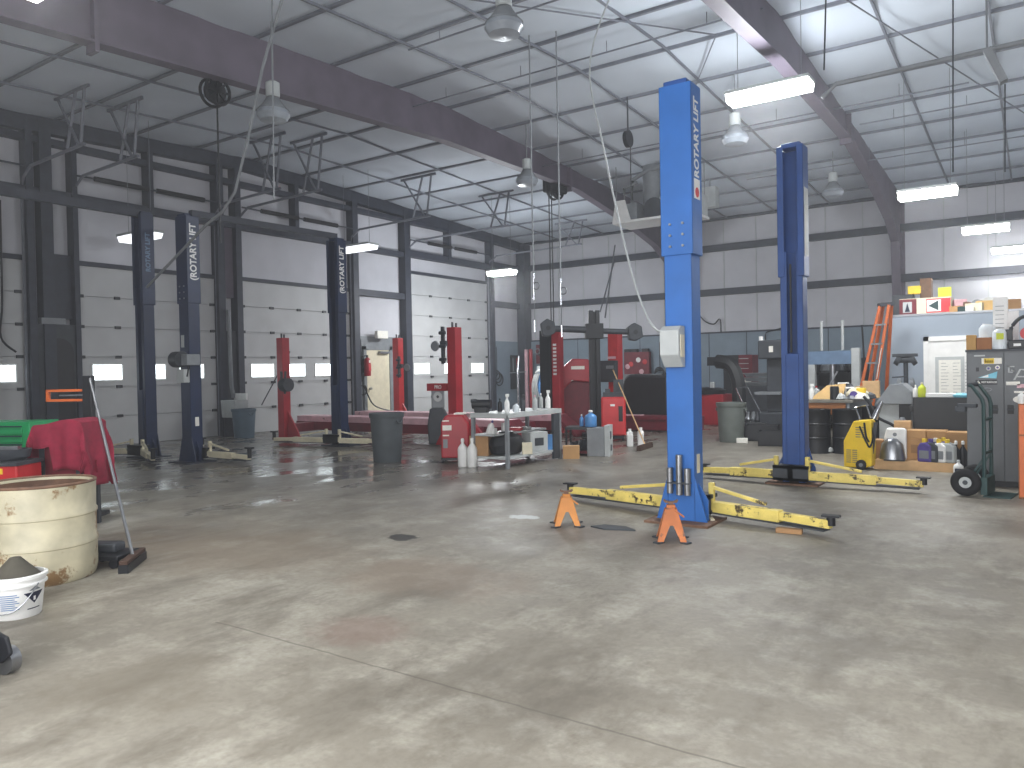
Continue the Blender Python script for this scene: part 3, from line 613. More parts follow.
# stuff behind the left bin
p = at(230, 418, X=-15.6)
t = T('white_sink', 'white box sink on legs beside the overhead door track at far left', 'sink', (-15.64, p.y+.16, 0)); t.scale = (.75, .75, .9)
b = B(); b.prism([(-.3, .5), (.3, .5), (.36, .95), (-.36, .95)], 'y', -.25, .25); b.o('basin', 'ltgrey', t, bev=.01); B().box(-.3, .3, .2, .27, .95, 1.12).o('back_splash', 'white', t)
for x in (-.24, .24): B().box(x-.03, x+.03, -.2, .2, 0, .5).o('leg', 'steel', t)
b = B(); b.cyl((-15.6, 11.95, .7), (-15.3, 12.6, 2.0), .014, n=8); tag(b.o('broom_stick', 'dkgrey'), 'thin dark broom stick leaning out of the corner behind the blue-grey can', 'stick')
b = B().tube([(-15.85, 11.35, .9), (-15.85, 11.3, 1.2), (-15.9, 11.3, 3.0)], .045, 8); tag(b.o('drain_pipe', 'grey', smooth=True), 'grey vertical pipe on the wall above the white sink', 'pipe')
# ================================================================== FLUID MACHINE, JUGS
p = G(447, 463)
t = T('fluid_machine', 'tall red wheeled fluid machine with sloped side standing before the red rack', 'shop machine', (p.x+.04, p.y+.2, 0), .55); t.scale = (1.0, 1.0, .98)
b = B(); b.prism([(-.22, .08), (.22, .08), (.22, .62), (.12, .76), (-.14, .76), (-.22, .64)], 'y', -.2, .2); b.prism([(.2, .3), (.5, .3), (.22, .7)], 'y', -.1, .2); b.o('machine_body', 'red', t, bev=.025)
B().box(-.2, .2, -.18, .2, .05, .09).o('chassis', 'black', t); B().box(-.02, .14, -.14, .14, .765, .785).o('top_sheet', 'paper', t)
for x, z0, z1, w_, mt in ((-.12, .52, .6, .14, 'paper'), (-.14, .43, .45, .1, 'paper'), (-.15, .24, .38, .07, 'grey'), (-.14, .66, .68, .1, 'paper')): B().box(x-w_/2, x+w_/2, -.206, -.2, z0, z1).o('sticker', mt, t)
for x, y in ((-.2, -.18), (.2, -.18), (-.2, .18), (.2, .18)): B().cyl((x-.02, y, .045), (x+.02, y, .045), .045, n=16).o('caster', 'black', t)
def bottle(lab, loc, r, h, body='white', cap='white', kind='round', rz=0., group=None, name='bottle'):
    t = T(name, lab, 'bottle', loc, rz, group)
    if kind == 'round':
        B().lathe([(r*.92, 0), (r, .01), (r, h*.6), (r*.9, h*.68), (r*.3, h*.82), (r*.3, h*.9)], n=20).o('bottle_body', body, t, smooth=True)
        B().lathe([(r*.36, h*.88), (r*.36, h*.97), (r*.2, h)], n=14).o('cap', cap, t)
    elif kind == 'spray':
        B().lathe([(r*.92, 0), (r, .01), (r, h*.5), (r*.8, h*.6), (r*.3, h*.72), (r*.3, h*.8)], n=20).o('bottle_body', body, t, smooth=True)
        b = B(); b.box(-r*.5, r*.9, -r*.28, r*.28, h*.84, h); b.box(r*.3, r*.5, -r*.15, r*.15, h*.66, h*.86); b.cyl((0,0,h*.78), (0,0,h*.86), r*.3); b.o('spray_head', cap, t, bev=.003)
    else:   # handled jug
        b = B(); b.prism([(-r, 0), (r, 0), (r, h*.62), (r*.6, h*.82), (-r*.2, h*.86), (-r, h*.7)], 'x', -r*.62, r*.62); b.o('jug_body', body, t, bev=.018)
        B().cyl((0, r*.15, h*.8), (0, r*.15, h), r*.34).o('cap', cap, t); B().box(-r*.63, r*.63, -r*.7, r*.7, h*.15, h*.5).o('jug_label', 'grey' if body != 'grey' else 'paper', t)
        b = B().tube([(0, -r*.2, h*.84), (0, -r*.85, h*.8), (0, -r*.95, h*.5)], r*.14); b.o('jug_handle', body, t)
    return t
p = G(463, 466.5); bottle('tall white jug standing left of its twin beside the red fluid machine', (p.x, p.y, 0), .075, .42, name='washer_jug')
p = G(472.5, 467); bottle('tall white jug nearest the steel table leg beside the red fluid machine', (p.x, p.y, 0), .075, .43, name='washer_jug')
# ================================================================== STEEL TABLE
TX0, TX1, TY0, TY1, TZ = -6.93, -6.32, 9.05, 10.5, .8
t = T('steel_shelf_table', 'open steel work table with shelves in front of the red rack', 'table', ((TX0+TX1)/2, (TY0+TY1)/2, 0))
hx, hy = (TX1-TX0)/2, (TY1-TY0)/2
b = B(); b.box(-hx-.03, hx+.03, -hy-.03, hy+.03, TZ-.03, TZ); b.box(-hx-.03, hx+.03, -hy-.03, -hy-.01, TZ-.07, TZ-.03); b.box(hx+.01, hx+.03, -hy-.03, hy+.03, TZ-.07, TZ-.03); b.o('table_top', 'ltgrey', t, bev=.003)
for x in (-hx, hx):
    for y in (-hy, hy): B().box(x-.025, x+.025, y-.025, y+.025, 0, TZ-.03).o('leg', 'grey', t)
B().box(-hx, hx, -hy, hy, .13, .16).o('lower_shelf', 'ltgrey', t); B().box(-hx, hx*.2, -hy, hy, .46, .485).o('middle_shelf', 'ltgrey', t)
b = B(); b.box(hx-.025, hx+.02, hy-.2, hy-.02, .02, TZ-.08); b.o('side_panel', 'dkgrey', t)
def ont(px, dx=.0):  # point on table by pixel column near front edge
    q = at(px, 411, X=TX1-.18+dx); return (q.x, q.y, TZ)
for k, (px, r, h, bd, cp, kd, lab, dx) in enumerate((
    (507, .04, .27, 'white', 'white', 'spray', 'white spray bottle at the near end of the steel table', 0), (516, .05, .13, 'clear', 'grey', 'round', 'short clear jar on the steel table', .0),
    (523, .038, .25, 'dkgrey', 'black', 'spray', 'dark spray bottle in the middle of the steel table', .05), (535, .04, .23, 'ltgrey', 'pink', 'round', 'pale bottle with pinkish cap on the steel table', .05),
    (548, .042, .29, 'white', 'white', 'spray', 'tall white spray bottle at the far end of the steel table', 0), (541, .035, .24, 'ltgrey', 'white', 'round', 'slim light bottle behind the tall spray bottle on the steel table', -.18),
    (500, .035, .2, 'black', 'black', 'round', 'small black bottle at the back corner of the steel table', -.2))):
    bottle(lab, ont(px, dx), r, h, bd, cp, kd, .6)
t = T('bench_grinder', 'black lumpy tool with a round end on the left rear of the steel table', 'tool', (TX0+.06, TY0+.14, TZ), .4)
B().box(-.1, .1, -.08, .08, 0, .08).o('tool_base', 'black', t, bev=.01); B().cyl((-.14, 0, .12), (.14, 0, .12), .07, n=18).o('tool_body', 'black', t, smooth=True); B().box(-.16, -.08, -.05, .05, .14, .2).o('tool_guard', 'dkgrey', t, bev=.01)
def carton(lab, loc, sx, sy, sz, mt='card', rz=0., group=None, mark=None, tape=True):
    t = T('carton', lab, 'box', loc, rz, group)
    B().box(-sx/2, sx/2, -sy/2, sy/2, 0, sz).o('carton_body', mt, t, bev=.006)
    if tape: B().box(-sx/2-.001, sx/2+.001, -.025, .025, sz-.06, sz+.001).o('tape_strip', 'tan' if mt != 'tan' else 'card2', t)
    if mark: B().box(-sx*.25, sx*.25, -sy/2-.003, -sy/2, sz*.3, sz*.7).o('printed_mark', mark, t)
    return t
A_ = yaw
carton('light grey carton with dark printed mark on the lower shelf of the steel table', (-6.5, 10.05, .16), .32, .26, .3, 'ltgrey', 1.15, mark='dkgrey', tape=False)
carton('tan carton under the left end of the steel table', (-6.9, 9.22, .16), .3, .3, .3, 'card2', .3)
carton('small yellow carton at the front of the steel table lower shelf', (-6.36, 9.62, .16), .15, .1, .17, 'cream', .7, tape=False)
o = B().lathe([(.02, 0), (.2, .02), (.24, .15), (.2, .26), (.1, .31), (.1, .34), (.02, .34)], n=18, sx=.9, sy=1.5).o('trash_bag', 'black', None, smooth=True, loc=(-6.62, 9.45, .165)); tag(o, 'bulging black plastic bag on the lower shelf of the steel table', 'bag')
o = B().box(-.06, .06, -.05, .05, 0, .24).o('leaflet', 'bluejug', None, loc=(-6.4, 10.3, .16), rz=.8, bev=.004); tag(o, 'pale blue packet beside the light grey carton on the steel table', 'packet')
for k, (y, w_, h, mt, lab) in enumerate(((9.25, .1, .08, 'white', 'white cup on the middle shelf of the steel table, near end'), (9.55, .08, .14, 'white', 'white can on the middle shelf of the steel table'), (9.85, .2, .05, 'pad', 'red part on the middle shelf of the steel table'), (10.15, .12, .04, 'ltgrey', 'grey plate on the middle shelf of the steel table, far end'))):
    o = B().box(-w_/2, w_/2, -w_/2, w_/2, 0, h).o('shelf_part', mt, None, loc=(-6.72, y, .485), rz=k, bev=.01); tag(o, lab, 'part')
q = bottle('white oil bottle lying tilted in the tan carton under the steel table', (-6.78, 9.22, .46), .05, .26, 'white', 'purple', 'round'); q.rotation_euler = (.2, .5, 0)
p = G(571, 459); carton('small open tan carton on the floor at the right foot of the steel table', (p.x-.05, p.y+.1, 0), .26, .22, .2, 'card', .5)
# ================================================================== BATTERY STACK IN FRONT OF THE ALIGNER
p = G(594, 457); bx, by = p.x-.12, p.y+.2
t = T('battery_charger_stand', 'dark open stand with dark parts left of the red aligner cabinet', 'stand', (bx-.12, by+.05, 0), .35)
b = B(); b.box(-.35, .1, -.2, .25, .43, .47); b.o('stand_top', 'black', t); B().box(-.35, .1, -.2, .25, .04, .08).o('stand_shelf', 'maroon', t)
for x in (-.33, .08):
    for y in (-.18, .23): B().box(x-.015, x+.015, y-.015, y+.015, 0, .43).o('leg', 'black', t)
b = B()
for k in range(5): b.cyl((-.28+k*.075, -.1+.06*(k % 2), .1), (-.28+k*.075, .1, 0.16+.02*k), .05, n=10)
b.o('stored_parts', 'dkgrey', t)
t = T('grey_tool_case', 'grey upright case with white side panel beside the red aligner cabinet', 'case', (bx+.1, by, 0), .3)
B().box(-.17, .12, -.12, .2, 0, .46).o('case_body', 'grey', t, bev=.01); B().box(.12, .2, -.12, .2, 0, .5).o('white_side', 'ltgrey', t, bev=.006); b = B(); b.box(.2, .204, -.06, .05, .28, .4); b.box(.2, .204, -.02, .1, .08, .18); b.o('side_print', 'dkgrey', t)
bottle('blue-tinted gallon jug standing on the dark stand by the red aligner cabinet', (bx-.05, by+.02, .47), .1, .27, 'bluejug', 'white', 'round', name='gallon_jug')
bottle('slim blue spray bottle left of the blue gallon jug', (bx-.22, by+.02, .47), .035, .2, 'bluejug', 'white', 'round')
# ================================================================== ALIGNER TOWER AND CABINET
p = G(612, 441)
ang_ = .45
t = T('aligner_cabinet', 'bright red aligner console cabinet on black casters', 'cabinet', (p.x-.08, p.y+.25, 0), ang_)
B().box(-.24, .24, -.22, .22, .1, .86).o('cabinet_body', 'redbr', t, bev=.03); B().box(-.2, .2, -.2, .2, .04, .1).o('chassis', 'black', t)
b = B(); b.box(.1, .18, -.226, -.22, .38, .68); b.o('door_slot', 'black', t, bev=.01); B().box(-.06, .03, -.226, -.22, .68, .72).o('brand_plate', 'white', t)
b = B(); b.box(-.2, .2, -.15, .2, .86, .95); b.box(.0, .2, .02, .1, .95, 1.2); b.box(-.16, -.06, -.1, .0, .95, 1.02); b.o('printer_shelf', 'dkgrey', t)
for x in (-.18, .18):
    for y in (-.17, .17): B().cyl((x-.02, y, .035), (x+.02, y, .035), .035).o('caster', 'black', t)
tw = (at(595, 400, Y=p.y+.95).x, p.y+.95, 0)
t = T('camera_tower', 'black aligner camera tower with a long horizontal beam and pods', 'camera tower', tw, A_+.03)
b = B(); b.box(-.11, -.02, -.06, .06, 0, 2.66); b.box(.03, .12, -.06, .06, 0, 2.66); b.box(-.02, .03, -.02, .05, 0, 2.64); b.o('tower_mast', 'black', t, bev=.006)
B().box(-.3, .3, -.35, .3, 0, .08).o('tower_base', 'black', t, bev=.01); B().box(-.18, .19, -.12, .1, 2.06, 2.38).o('carriage_box', 'black', t, bev=.01)
b = B(); b.cyl((-.9, -.05, 2.29), (-.15, -.05, 2.25), .07, n=14); b.cyl((.15, -.05, 2.22), (.75, -.05, 2.19), .06, n=14); b.o('camera_beam', 'dkgrey', t, smooth=True)
for s, xx, zz in ((-1, -.98, 2.3), (1, .86, 2.18)):
    b = B(); b.prism([(xx-.16, zz+.1), (xx-.02, zz+.2), (xx+.14, zz+.12), (xx+.16, zz-.1), (xx+.02, zz-.18), (xx-.12, zz-.16)], 'y', -.16, .1); b.o('camera_pod', 'dkgrey', t, bev=.02)
    B().cyl((xx, -.165, zz), (xx, -.15, zz), .05).o('lens', 'black', t)
bt = at(640, 451, Z=0); h0 = Vector((bt.x, bt.y, 0)); h0 = G(645, 449)
top = CAM + (FW + RT*((613-512)/F) - UP*((370-384)/F))*15.8
broom(h0, top-h0, G(657, 447)-G(641, 452.5), .75, 'wide push broom leaning on the bright red aligner cabinet', 'tan', 'brownd')
p = G(630, 446.5); bottle('white oil jug on the floor left of the leaning push broom', (p.x, p.y, 0), .09, .32, kind='jug', rz=.5)
p = G(638.5, 447); bottle('white oil jug right behind the handle of the leaning push broom', (p.x, p.y+.1, 0), .09, .34, kind='jug', rz=.4)
# red wheel balancer with hood
q = G(580, 434)
t = T('wheel_balancer', 'dark red wheel balancer with sloping hood behind the camera tower', 'shop machine', (at(577, 400, Y=16.4).x, 16.4, 0), .5)
b = B(); b.prism([(-.55, 0), (.35, 0), (.35, 1.1), (-.1, 1.15), (-.45, .9)], 'y', -.3, .3); b.o('machine_body', 'maroon', t, bev=.03)
b = B(); b.prism([(-.65, .75), (-.3, 1.5), (-.1, 1.68), (.3, 1.66), (.35, 1.1), (-.1, 1.15), (-.45, .8)], 'y', -.36, .34); b.o('hood', 'red', t, bev=.03)
B().box(-.12, .2, -.37, -.365, 1.42, 1.5).o('hood_print', 'paper', t); b = B().beam((-.35, -.34, 1.1), (.1, -.34, 1.22), .03, .03); b.o('hood_rod', 'white', t)
B().box(-.5, -.3, -.4, -.36, .5, .9).o('pink_panel', 'pink', t)
# second red post with grey box + red rail right of it
q = at(615, 335, Y=17.0)
t = T('red_lift_post', 'bright red lift post with a dark control box, behind the leaning broom', 'lift post', (q.x, 17.0, 0))
B().box(-.13, .13, -.14, .14, 0, 2.32).o('post', 'redbr', t, bev=.01); B().box(-.32, .14, -.3, -.14, 1.1, 1.62).o('control_box', 'dkgrey', t, bev=.01); B().box(-.1, .1, -.31, -.3, 1.42, 1.5).o('box_screen', 'grey', t); B().box(-.14, .08, -.146, -.14, 1.66, 1.72).o('post_mark', 'pink', t)
x0, x1, z0, z1 = pb(622, 700, 424, 441, 16.2)
t = T('drive_on_runway', 'low maroon lift runway on the floor behind the front blue column', 'lift', ((x0+x1)/2, 16.2, 0))
hw = (x1-x0)/2; B().box(-hw, hw, -.25, .25, .02, .26).o('runway', 'maroon', t, bev=.01); B().box(-hw, hw, -.3, .3, .26, .34).o('runway_deck', 'maroon', t, bev=.006); B().box(-hw*.9, -hw*.4, -.2, 0, .34, .36).o('deck_plate', 'pink', t)
# ================================================================== BACK WALL ITEMS
W2 = BY-.1
def wallbox(px0, px1, yt, yb, d, name, mt, lab, cat, Y=None, bev=.01):
    Y = Y or W2; x0, x1, z0, z1 = pb(px0, px1, yt, yb, Y-d)
    o = B().box(-(x1-x0)/2, (x1-x0)/2, -d, 0, -(z1-z0)/2, (z1-z0)/2).o(name, mt, None, loc=((x0+x1)/2, Y, (z0+z1)/2), bev=bev)
    return tag(o, lab, cat)
o = wallbox(624, 649, 352, 375, .2, 'adapter_cabinet', 'maroon', 'dark red wall rack of adapters on the back wall right of the red post', 'rack')
for k, (x, z, mt) in enumerate(((.05, .12, 'white'), (-.12, -.02, 'pad'), (-.2, -.1, 'pink'), (.2, .05, 'pad'), (.12, -.28, 'pink'))): B().lathe([(.05, -.02), (.09, 0), (.05, .02)], n=12).o('hung_adapter', mt, o, loc=(x*1.6, -.22, z)).rotation_euler = (PI/2, 0, 0)
for x in (-.35, -.1, .3): B().box(x-.12, x+.12, -.18, -.02, .36, .5).o('top_part', 'black', o, bev=.02)
wallbox(622, 662, 374, 390, .3, 'work_shelf', 'grey', 'light grey panel on the back wall beneath the dark red wall rack', 'panel')
b_ = pb(640, 665, 374, 428, 18.5)
t = T('covered_equipment', 'large black covered equipment behind the front blue lift column', 'equipment', ((b_[0]+b_[1])/2, 18.5, 0)); hw = (b_[1]-b_[0])/2+.25
b = B(); b.prism([(-hw-.35, 0), (hw, 0), (hw, 1.22), (-hw+.12, 1.27), (-hw, 1.18), (-hw-.1, .85), (-hw-.35, .8)], 'y', -.4, .4); b.o('cover', 'black', t, bev=.06)
x0, x1, z0, z1 = pb(484, 500, 360, 400, W2)
t = T('tool_board', 'dark tool board with hanging tools on the wall right of the last overhead door', 'tool board', (WX+.07, 23.55, 1.5), PI/2)
B().box(-.22, .3, -.05, 0, -.75, .5).o('board', 'black', t)
for k, x in enumerate((-.15, -.02, .1, .22)): B().beam((x, -.08, .4), (x+.02, -.08, -.1-.1*k), .04, .03).o('hung_tool', ('grey', 'dkgrey', 'red', 'steelbare')[k], t)
q = at(518, 385, Y=22.5)
t = T('strut_compressor', 'chrome vertical strut tool with crossbar standing before the back wall tool board', 'tool', (q.x, 22.5, 0))
B().cyl((0, 0, 0), (0, 0, 1.4), .05).o('tool_column', 'chrome', t, smooth=True); B().cyl((0, 0, 1.4), (.06, 0, 1.95), .06, .03).o('tool_tip', 'chrome', t); B().cyl((-.35, 0, 1.35), (.35, 0, 1.38), .02).o('crossbar', 'steelbare', t); B().lathe([(.3, 0), (.3, .04), (.05, .06)], n=20).o('foot', 'dkgrey', t)
for k, (px, lab) in enumerate(((527, 'pinkish vertical pipe rising from the floor by the back wall, left of two'), (531.5, 'red vertical pipe against the back wall, right of two'))):
    q = at(px, 400, Y=23.6); o = B().cyl((0, 0, 0), (0, 0, 2.2), .07, n=12).o('red_pipe', ('pink', 'red')[k], None, loc=(q.x, 23.6, 0), smooth=True); tag(o, lab, 'pipe')
x0, x1, z0, z1 = pb(535, 552, 342, 366, W2)
t = T('spring_bracket', 'dark red board of hanging hooks on the back wall left of the lettered post', 'rack', ((x0+x1)/2, W2, (z0+z1)/2))
B().box(-.3, .35, -.04, 0, -.35, .35).o('board', 'maroon', t)
for k in range(4): B().torus((-.2+.14*k, -.09, .1-.08*(k % 2)), .1, .022, 'y', 16).o('hung_ring', ('steelbare', 'dkgrey')[k % 2], t, smooth=True)
x0, x1, z0, z1 = pb(537, 552, 366, 378, 20.5)
t = T('sign_box', 'pale sign board with dark lettering among clutter left of the lettered post', 'sign', ((x0+x1)/2, 20.5, z0), -.05)
B().box(-.25, .3, -.05, .05, 0, z1-z0).o('sign_board', 'ltgrey', t, bev=.01); b = B()
for k in range(6): b.box(-.17+.07*k, -.125+.07*k, -.056, -.05, .1+.01*(k % 3), .2)
b.o('sign_lettering', 'dkgrey', t); B().box(-.03, .03, -.03, .03, -z0, 0).o('sign_pole', 'dkgrey', t)
q = at(545, 395, Y=20.0)
t = T('hose_bundle', 'pale blue hose and jug bundle under the pale sign board', 'hoses', (q.x, 20.0, 0))
B().lathe([(.2, .6), (.28, .8), (.25, 1.2), (.12, 1.5)], n=16).o('blue_drum', 'bluejug', t, smooth=True)
B().lathe([(.26, 0), (.26, .6)], n=16).o('drum_stand', 'dkgrey', t); b = B()
for k in range(4): b.tube([(-.3+.08*k, -.2, .5), (-.25+.05*k, -.3, 1.0), (-.1+.05*k, -.28, 1.4), (.1, -.2, 1.3-.1*k), (.2, -.25, .7)], .025, 6, 5)
b.o('coiled_hose', 'ltgrey', t, smooth=True)
# hooks and cables on the back wainscot
for k, (px, yt, yb, lab) in enumerate(((497, 340, 375, 'dark hanging hose loop on the grey wall near the far corner'), (660, 345, 372, 'tangle of dark cable hanging on the back wall left of the front blue column'))):
    q = at(px, yb, Y=W2-.1) if k else at(px, yb, X=WX+.16); z1 = q.z+1.0; b = B()
    b.cyl((0, 0, z1-q.z), (0, 0, 0), .012, n=6)
    for j in range(3): b.torus((.03*j-.03 if k else .03*j, -.03*j if k else .03*j, -.08*j), .16+.03*j, .02, 'y' if k else 'x', 16, 6)
    o = b.o('hanging_hose', 'black', None, loc=tuple(q), smooth=True); tag(o, lab, 'hose')
b = B(); pts = [at(700, 316, Y=W2), at(706, 322, Y=W2), at(714, 324, Y=W2), at(720, 319, Y=W2), at(721, 332, Y=W2)]; b.tube(pts, .02, 6, 5); tag(b.o('loose_cable', 'black'), 'loose black cable looping down the back wall between the blue columns', 'cable')
b = B(); pts = [at(766, 343, Y=W2), at(766, 333, Y=W2), at(775, 330, Y=W2), at(782, 328, Y=W2)]; b.tube(pts, .02, 6, 4); tag(b.o('loose_cable', 'black'), 'black cable running along the back wall above the drill press', 'cable')
# ================================================================== BETWEEN THE BLUE COLUMNS
x0, x1, z0, z1 = pb(724, 752.5, 355, 420, 22.5)
t = T('tall_tool_chest', 'tall red drawer tool chest against the back wall between the blue columns', 'tool chest', ((x0+x1)/2, 22.5, 0)); hw = (x1-x0)/2; zt = z1
B().box(-hw, hw, 0, .6, .1, zt).o('chest_body', 'maroon', t, bev=.01); B().box(-hw, 0.02, -.03, 0, .1, zt).o('dark_cover', 'black', t)
for k in range(10):
    z = zt-.1-k*.145; q = B().box(.03, hw-.06, -.02, 0, z-.1, z+.01).o('drawer', 'maroon' if k != 5 else 'red', t); B().box(.05, hw-.1, -.045, -.02, z-.02, z).o('drawer_pull', 'ltgrey', q)
B().box(.12, .4, -.06, -.02, zt-.85, zt-.68).o('paper_stuck_on', 'paper', t)
for x in (-hw+.1, hw-.1): B().cyl((x-.03, .1, .05), (x+.03, .1, .05), .05).o('caster', 'black', t)
q = G(718, 425); tx, ty = at(722, 400, Y=18.5).x, 18.5
t = T('tire_changer', 'black tire changer arm arching over a red base between the blue columns', 'shop machine', (tx, ty, 0))
B().box(-.75, .15, -.35, .35, 0, .75).o('changer_base', 'red', t, bev=.03); B().lathe([(.42, .75), (.44, .85), (.3, .9), (.05, .92)], n=20).o('turntable', 'black', t, loc=(-.35, 0, 0), smooth=True)
b = B(); pts = [(.42, 0, 0), (.42, 0, .9), (.36, 0, 1.2), (.26, 0, 1.42), (.1, 0, 1.52), (-.12, 0, 1.55)]; b.tube(pts, .17, 8, 2); b.o('swing_arm', 'black', t, smooth=True); B().box(-.32, -.05, -.12, .12, 1.45, 1.66).o('arm_head', 'black', t)
for k, (x, z) in enumerate(((-.55, .92), (-.15, .95))): B().box(x-.05, x+.06, -.3, -.2, z-.05, z+.1).o('loose_part', 'ltgrey', t, bev=.02)
# parts cart with wire handle
q = G(751, 437)
t = T('parts_washer_cart', 'small cart of grey parts with bent chrome handle beside the grey trash can', 'cart', (q.x, q.y+.1, 0), .2)
B().box(-.35, .3, -.2, .25, .0, .3).o('cart_deck', 'black', t, bev=.02); b = B().tube([(-.02, -.1, .3), (-.3, -.05, .98), (-.08, -.05, 1.0), (.22, -.1, .38)], .014, 6); b.o('bent_handle', 'chrome', t)
random.seed(5)
for k in range(6): B().lathe([(.05, 0), (.07, .05), (.04, .13), (.03, .2)], n=10).o('metal_part', ('grey', 'dkgrey', 'steelbare')[k % 3], t, loc=(-.25+.09*k, -.08+.1*(k % 2), .3), smooth=True)
q = G(746, 445)
o = B().box(-.1, .1, -.05, .05, 0, .09).o('paper_carton', 'paper', None, loc=(G(734, 443.5).x+.1, G(737, 442.5).y-.05, 0), rz=.3, bev=.005); tag(o, 'small white carton on the floor in front of the grey trash can', 'box')
for k, (px, py, s, lab) in enumerate(((760, 441, .3, 'low black crate on the floor beside the parts cart'), (772, 446, .26, 'small dark crate on the floor near the rear blue column'))):
    q = G(px, py); t = T('dark_crate', lab, 'crate', (q.x, q.y+.15, 0), .2); b = B(); b.box(-s, s, -.2, .2, 0, .02); b.box(-s, s, -.2, -.18, 0, s); b.box(-s, s, .18, .2, 0, s); b.box(-s, -s+.02, -.2, .2, 0, s); b.box(s-.02, s, -.2, .2, 0, s); b.o('crate_body', 'black', t); B().box(-s*.8, s*.8, -.15, .15, .03, s*.85).o('crate_contents', 'dkgrey', t)
q = at(775, 400, Y=15.6)
t = T('drill_press', 'dark grey upright drill press just left of the rear blue column', 'drill press', (q.x, 15.6, 0))
B().box(-.25, .3, -.25, .25, 0, .5).o('press_base', 'dkgrey', t, bev=.03); B().box(-.13, .25, -.1, .2, .5, 1.55).o('press_column', 'dkgrey', t, bev=.02); B().box(-.24, .28, -.3, .25, 1.55, 1.92).o('press_head', 'dkgrey', t, bev=.03); B().box(-.02, .06, -.31, -.3, 1.68, 1.8).o('head_label', 'paper', t); B().cyl((-.2, -.2, 1.92), (-.2, -.2, 2.0), .04).o('knob', 'white', t); B().box(-.3, .2, -.35, .1, .85, .9).o('press_table', 'grey', t)
q = at(758, 385, Y=20.5)
t = T('lidded_tub', 'dull grey stack of pans behind the grey trash can and cart', 'pans', (q.x, 20.5, 0))
B().box(-.4, .4, -.3, .3, 0, .9).o('stand', 'dkgrey', t, bev=.02)
for k in range(3): B().lathe([(.3, .9+.12*k), (.36, .99+.12*k), (.33, 1.0+.12*k), (.001, .93+.12*k)], n=20, caps=False).o('pan', 'grey', t, smooth=True)
# ================================================================== WORKBENCH CORNER
BYF = 13.35; q = at(850, 400, Y=BYF); BZ = q.z; BXR = q.x
t = T('workbench', 'heavy workbench with brown front boards and a cluttered top', 'workbench', (BXR-.75, BYF+1.0, 0))
B().box(-.3, .8, -1.02, 1.1, BZ-.05, BZ).o('bench_top', 'bench', t, bev=.006); B().box(-.25, .7, -1.0, -.96, BZ-.24, BZ-.05).o('apron', 'woodbr', t); B().box(.68, .74, -1.0, 1.0, BZ-.26, BZ-.05).o('side_apron', 'grey', t)
for x in (-.22, .68):
    for y in (-.9, .95): B().box(x-.05, x+.05, y-.05, y+.05, 0, BZ-.05).o('leg', 'woodbr', t)
B().box(.2, .42, -.98, -.94, 0, BZ-.2).o('leg_board', 'woodbr', t)
def onb(px, y=.35): 
    w = at(px, 392, Y=BYF+y); return (w.x, w.y, BZ)
q = onb(828, .3)
o = B().prism([(-.28, 0), (.22, 0), (.27, .27), (-.02, .24)], 'y', -.012, .012).o('cardboard_sheet', 'plyw', None, loc=q, rz=.1); o.rotation_euler.x = -.35; tag(o, 'slanted tan cardboard sheet leaning among clutter on the workbench', 'cardboard')
o = B().lathe([(.07, 0), (.07, .2), (.06, .22)], n=18).o('tin_can', 'black', None, loc=onb(834.5, .1), smooth=True); tag(o, 'black tin can at the front of the workbench top', 'can')
t = T('parts_case', 'white plastic parts case with dark windows on the workbench', 'case', onb(843.5, .55), .15); B().box(-.17, .17, -.1, .1, 0, .2).o('case_body', 'white', t, bev=.015)
for k in range(3): B().box(-.13+.09*k, -.07+.09*k, -.105, -.1, .06, .14).o('case_window', 'dkgrey', t)
B().tube([(-.1, 0, .2), (-.08, 0, .26), (.08, 0, .26), (.1, 0, .2)], .015).o('case_handle', 'white', t)
t = T('rag_roll', 'yellow-white rag bundle with a blue spot on the workbench', 'rags', onb(857.5, .3)); B().lathe([(.02, 0), (.14, .01), (.15, .1), (.1, .17), (.02, .2)], n=18, sx=1.2).o('rag_bundle', 'cream', t, smooth=True); B().cyl((-.03, -.15, .08), (-.03, -.165, .08), .06).o('blue_spot', 'purple', t); B().box(-.0, .14, -.12, .0, .1, .19).o('yellow_corner', 'yelcap', t, bev=.02)
carton('tan carton on the workbench just left of the ladder foot', onb(864, .9), .24, .22, .2, 'card', .3); carton('larger tan carton on the workbench in front of the orange ladder', onb(871.5, .9), .26, .22, .29, 'tan', .1)
o = B().lathe([(.06, 0), (.09, .03), (.1, .16), (.03, .25)], n=16).o('oil_can', 'dkgrey', None, loc=onb(850, .55), smooth=True); tag(o, 'dark round oil can behind the white parts case on the workbench', 'can')
bottle('white spray bottle at the left end of the workbench beside the blue column', onb(811.5, .3), .045, .26, 'white', 'white', 'spray'); bottle('grey round bottle second from the left end of the workbench', onb(816.5, .45), .05, .22, 'ltgrey', 'red', 'round')
random.seed(11)
for k, (px, y, mt, s, lab) in enumerate(((839, .15, 'ltgrey', .12, 'flat grey plate at the front edge of the workbench'), (852, .2, 'steelbare', .1, 'shiny metal part at the front of the workbench right of the white case'), (862, .15, 'paper', .12, 'crumpled white paper at the front right of the workbench'), (868, .35, 'dkgrey', .13, 'dark metal lump before the tan cartons on the workbench'), (847, .7, 'grey', .14, 'grey gearbox part at the back of the workbench'), (824, .6, 'steelbare', .12, 'steel part behind the slanted cardboard on the workbench'))):
    o = B().lathe([(s*.5, 0), (s, s*.15), (s*.8, s*.6), (s*.3, s*.9)], n=9).o('machine_part', mt, None, loc=onb(px, y), rz=k); tag(o, lab, 'part')
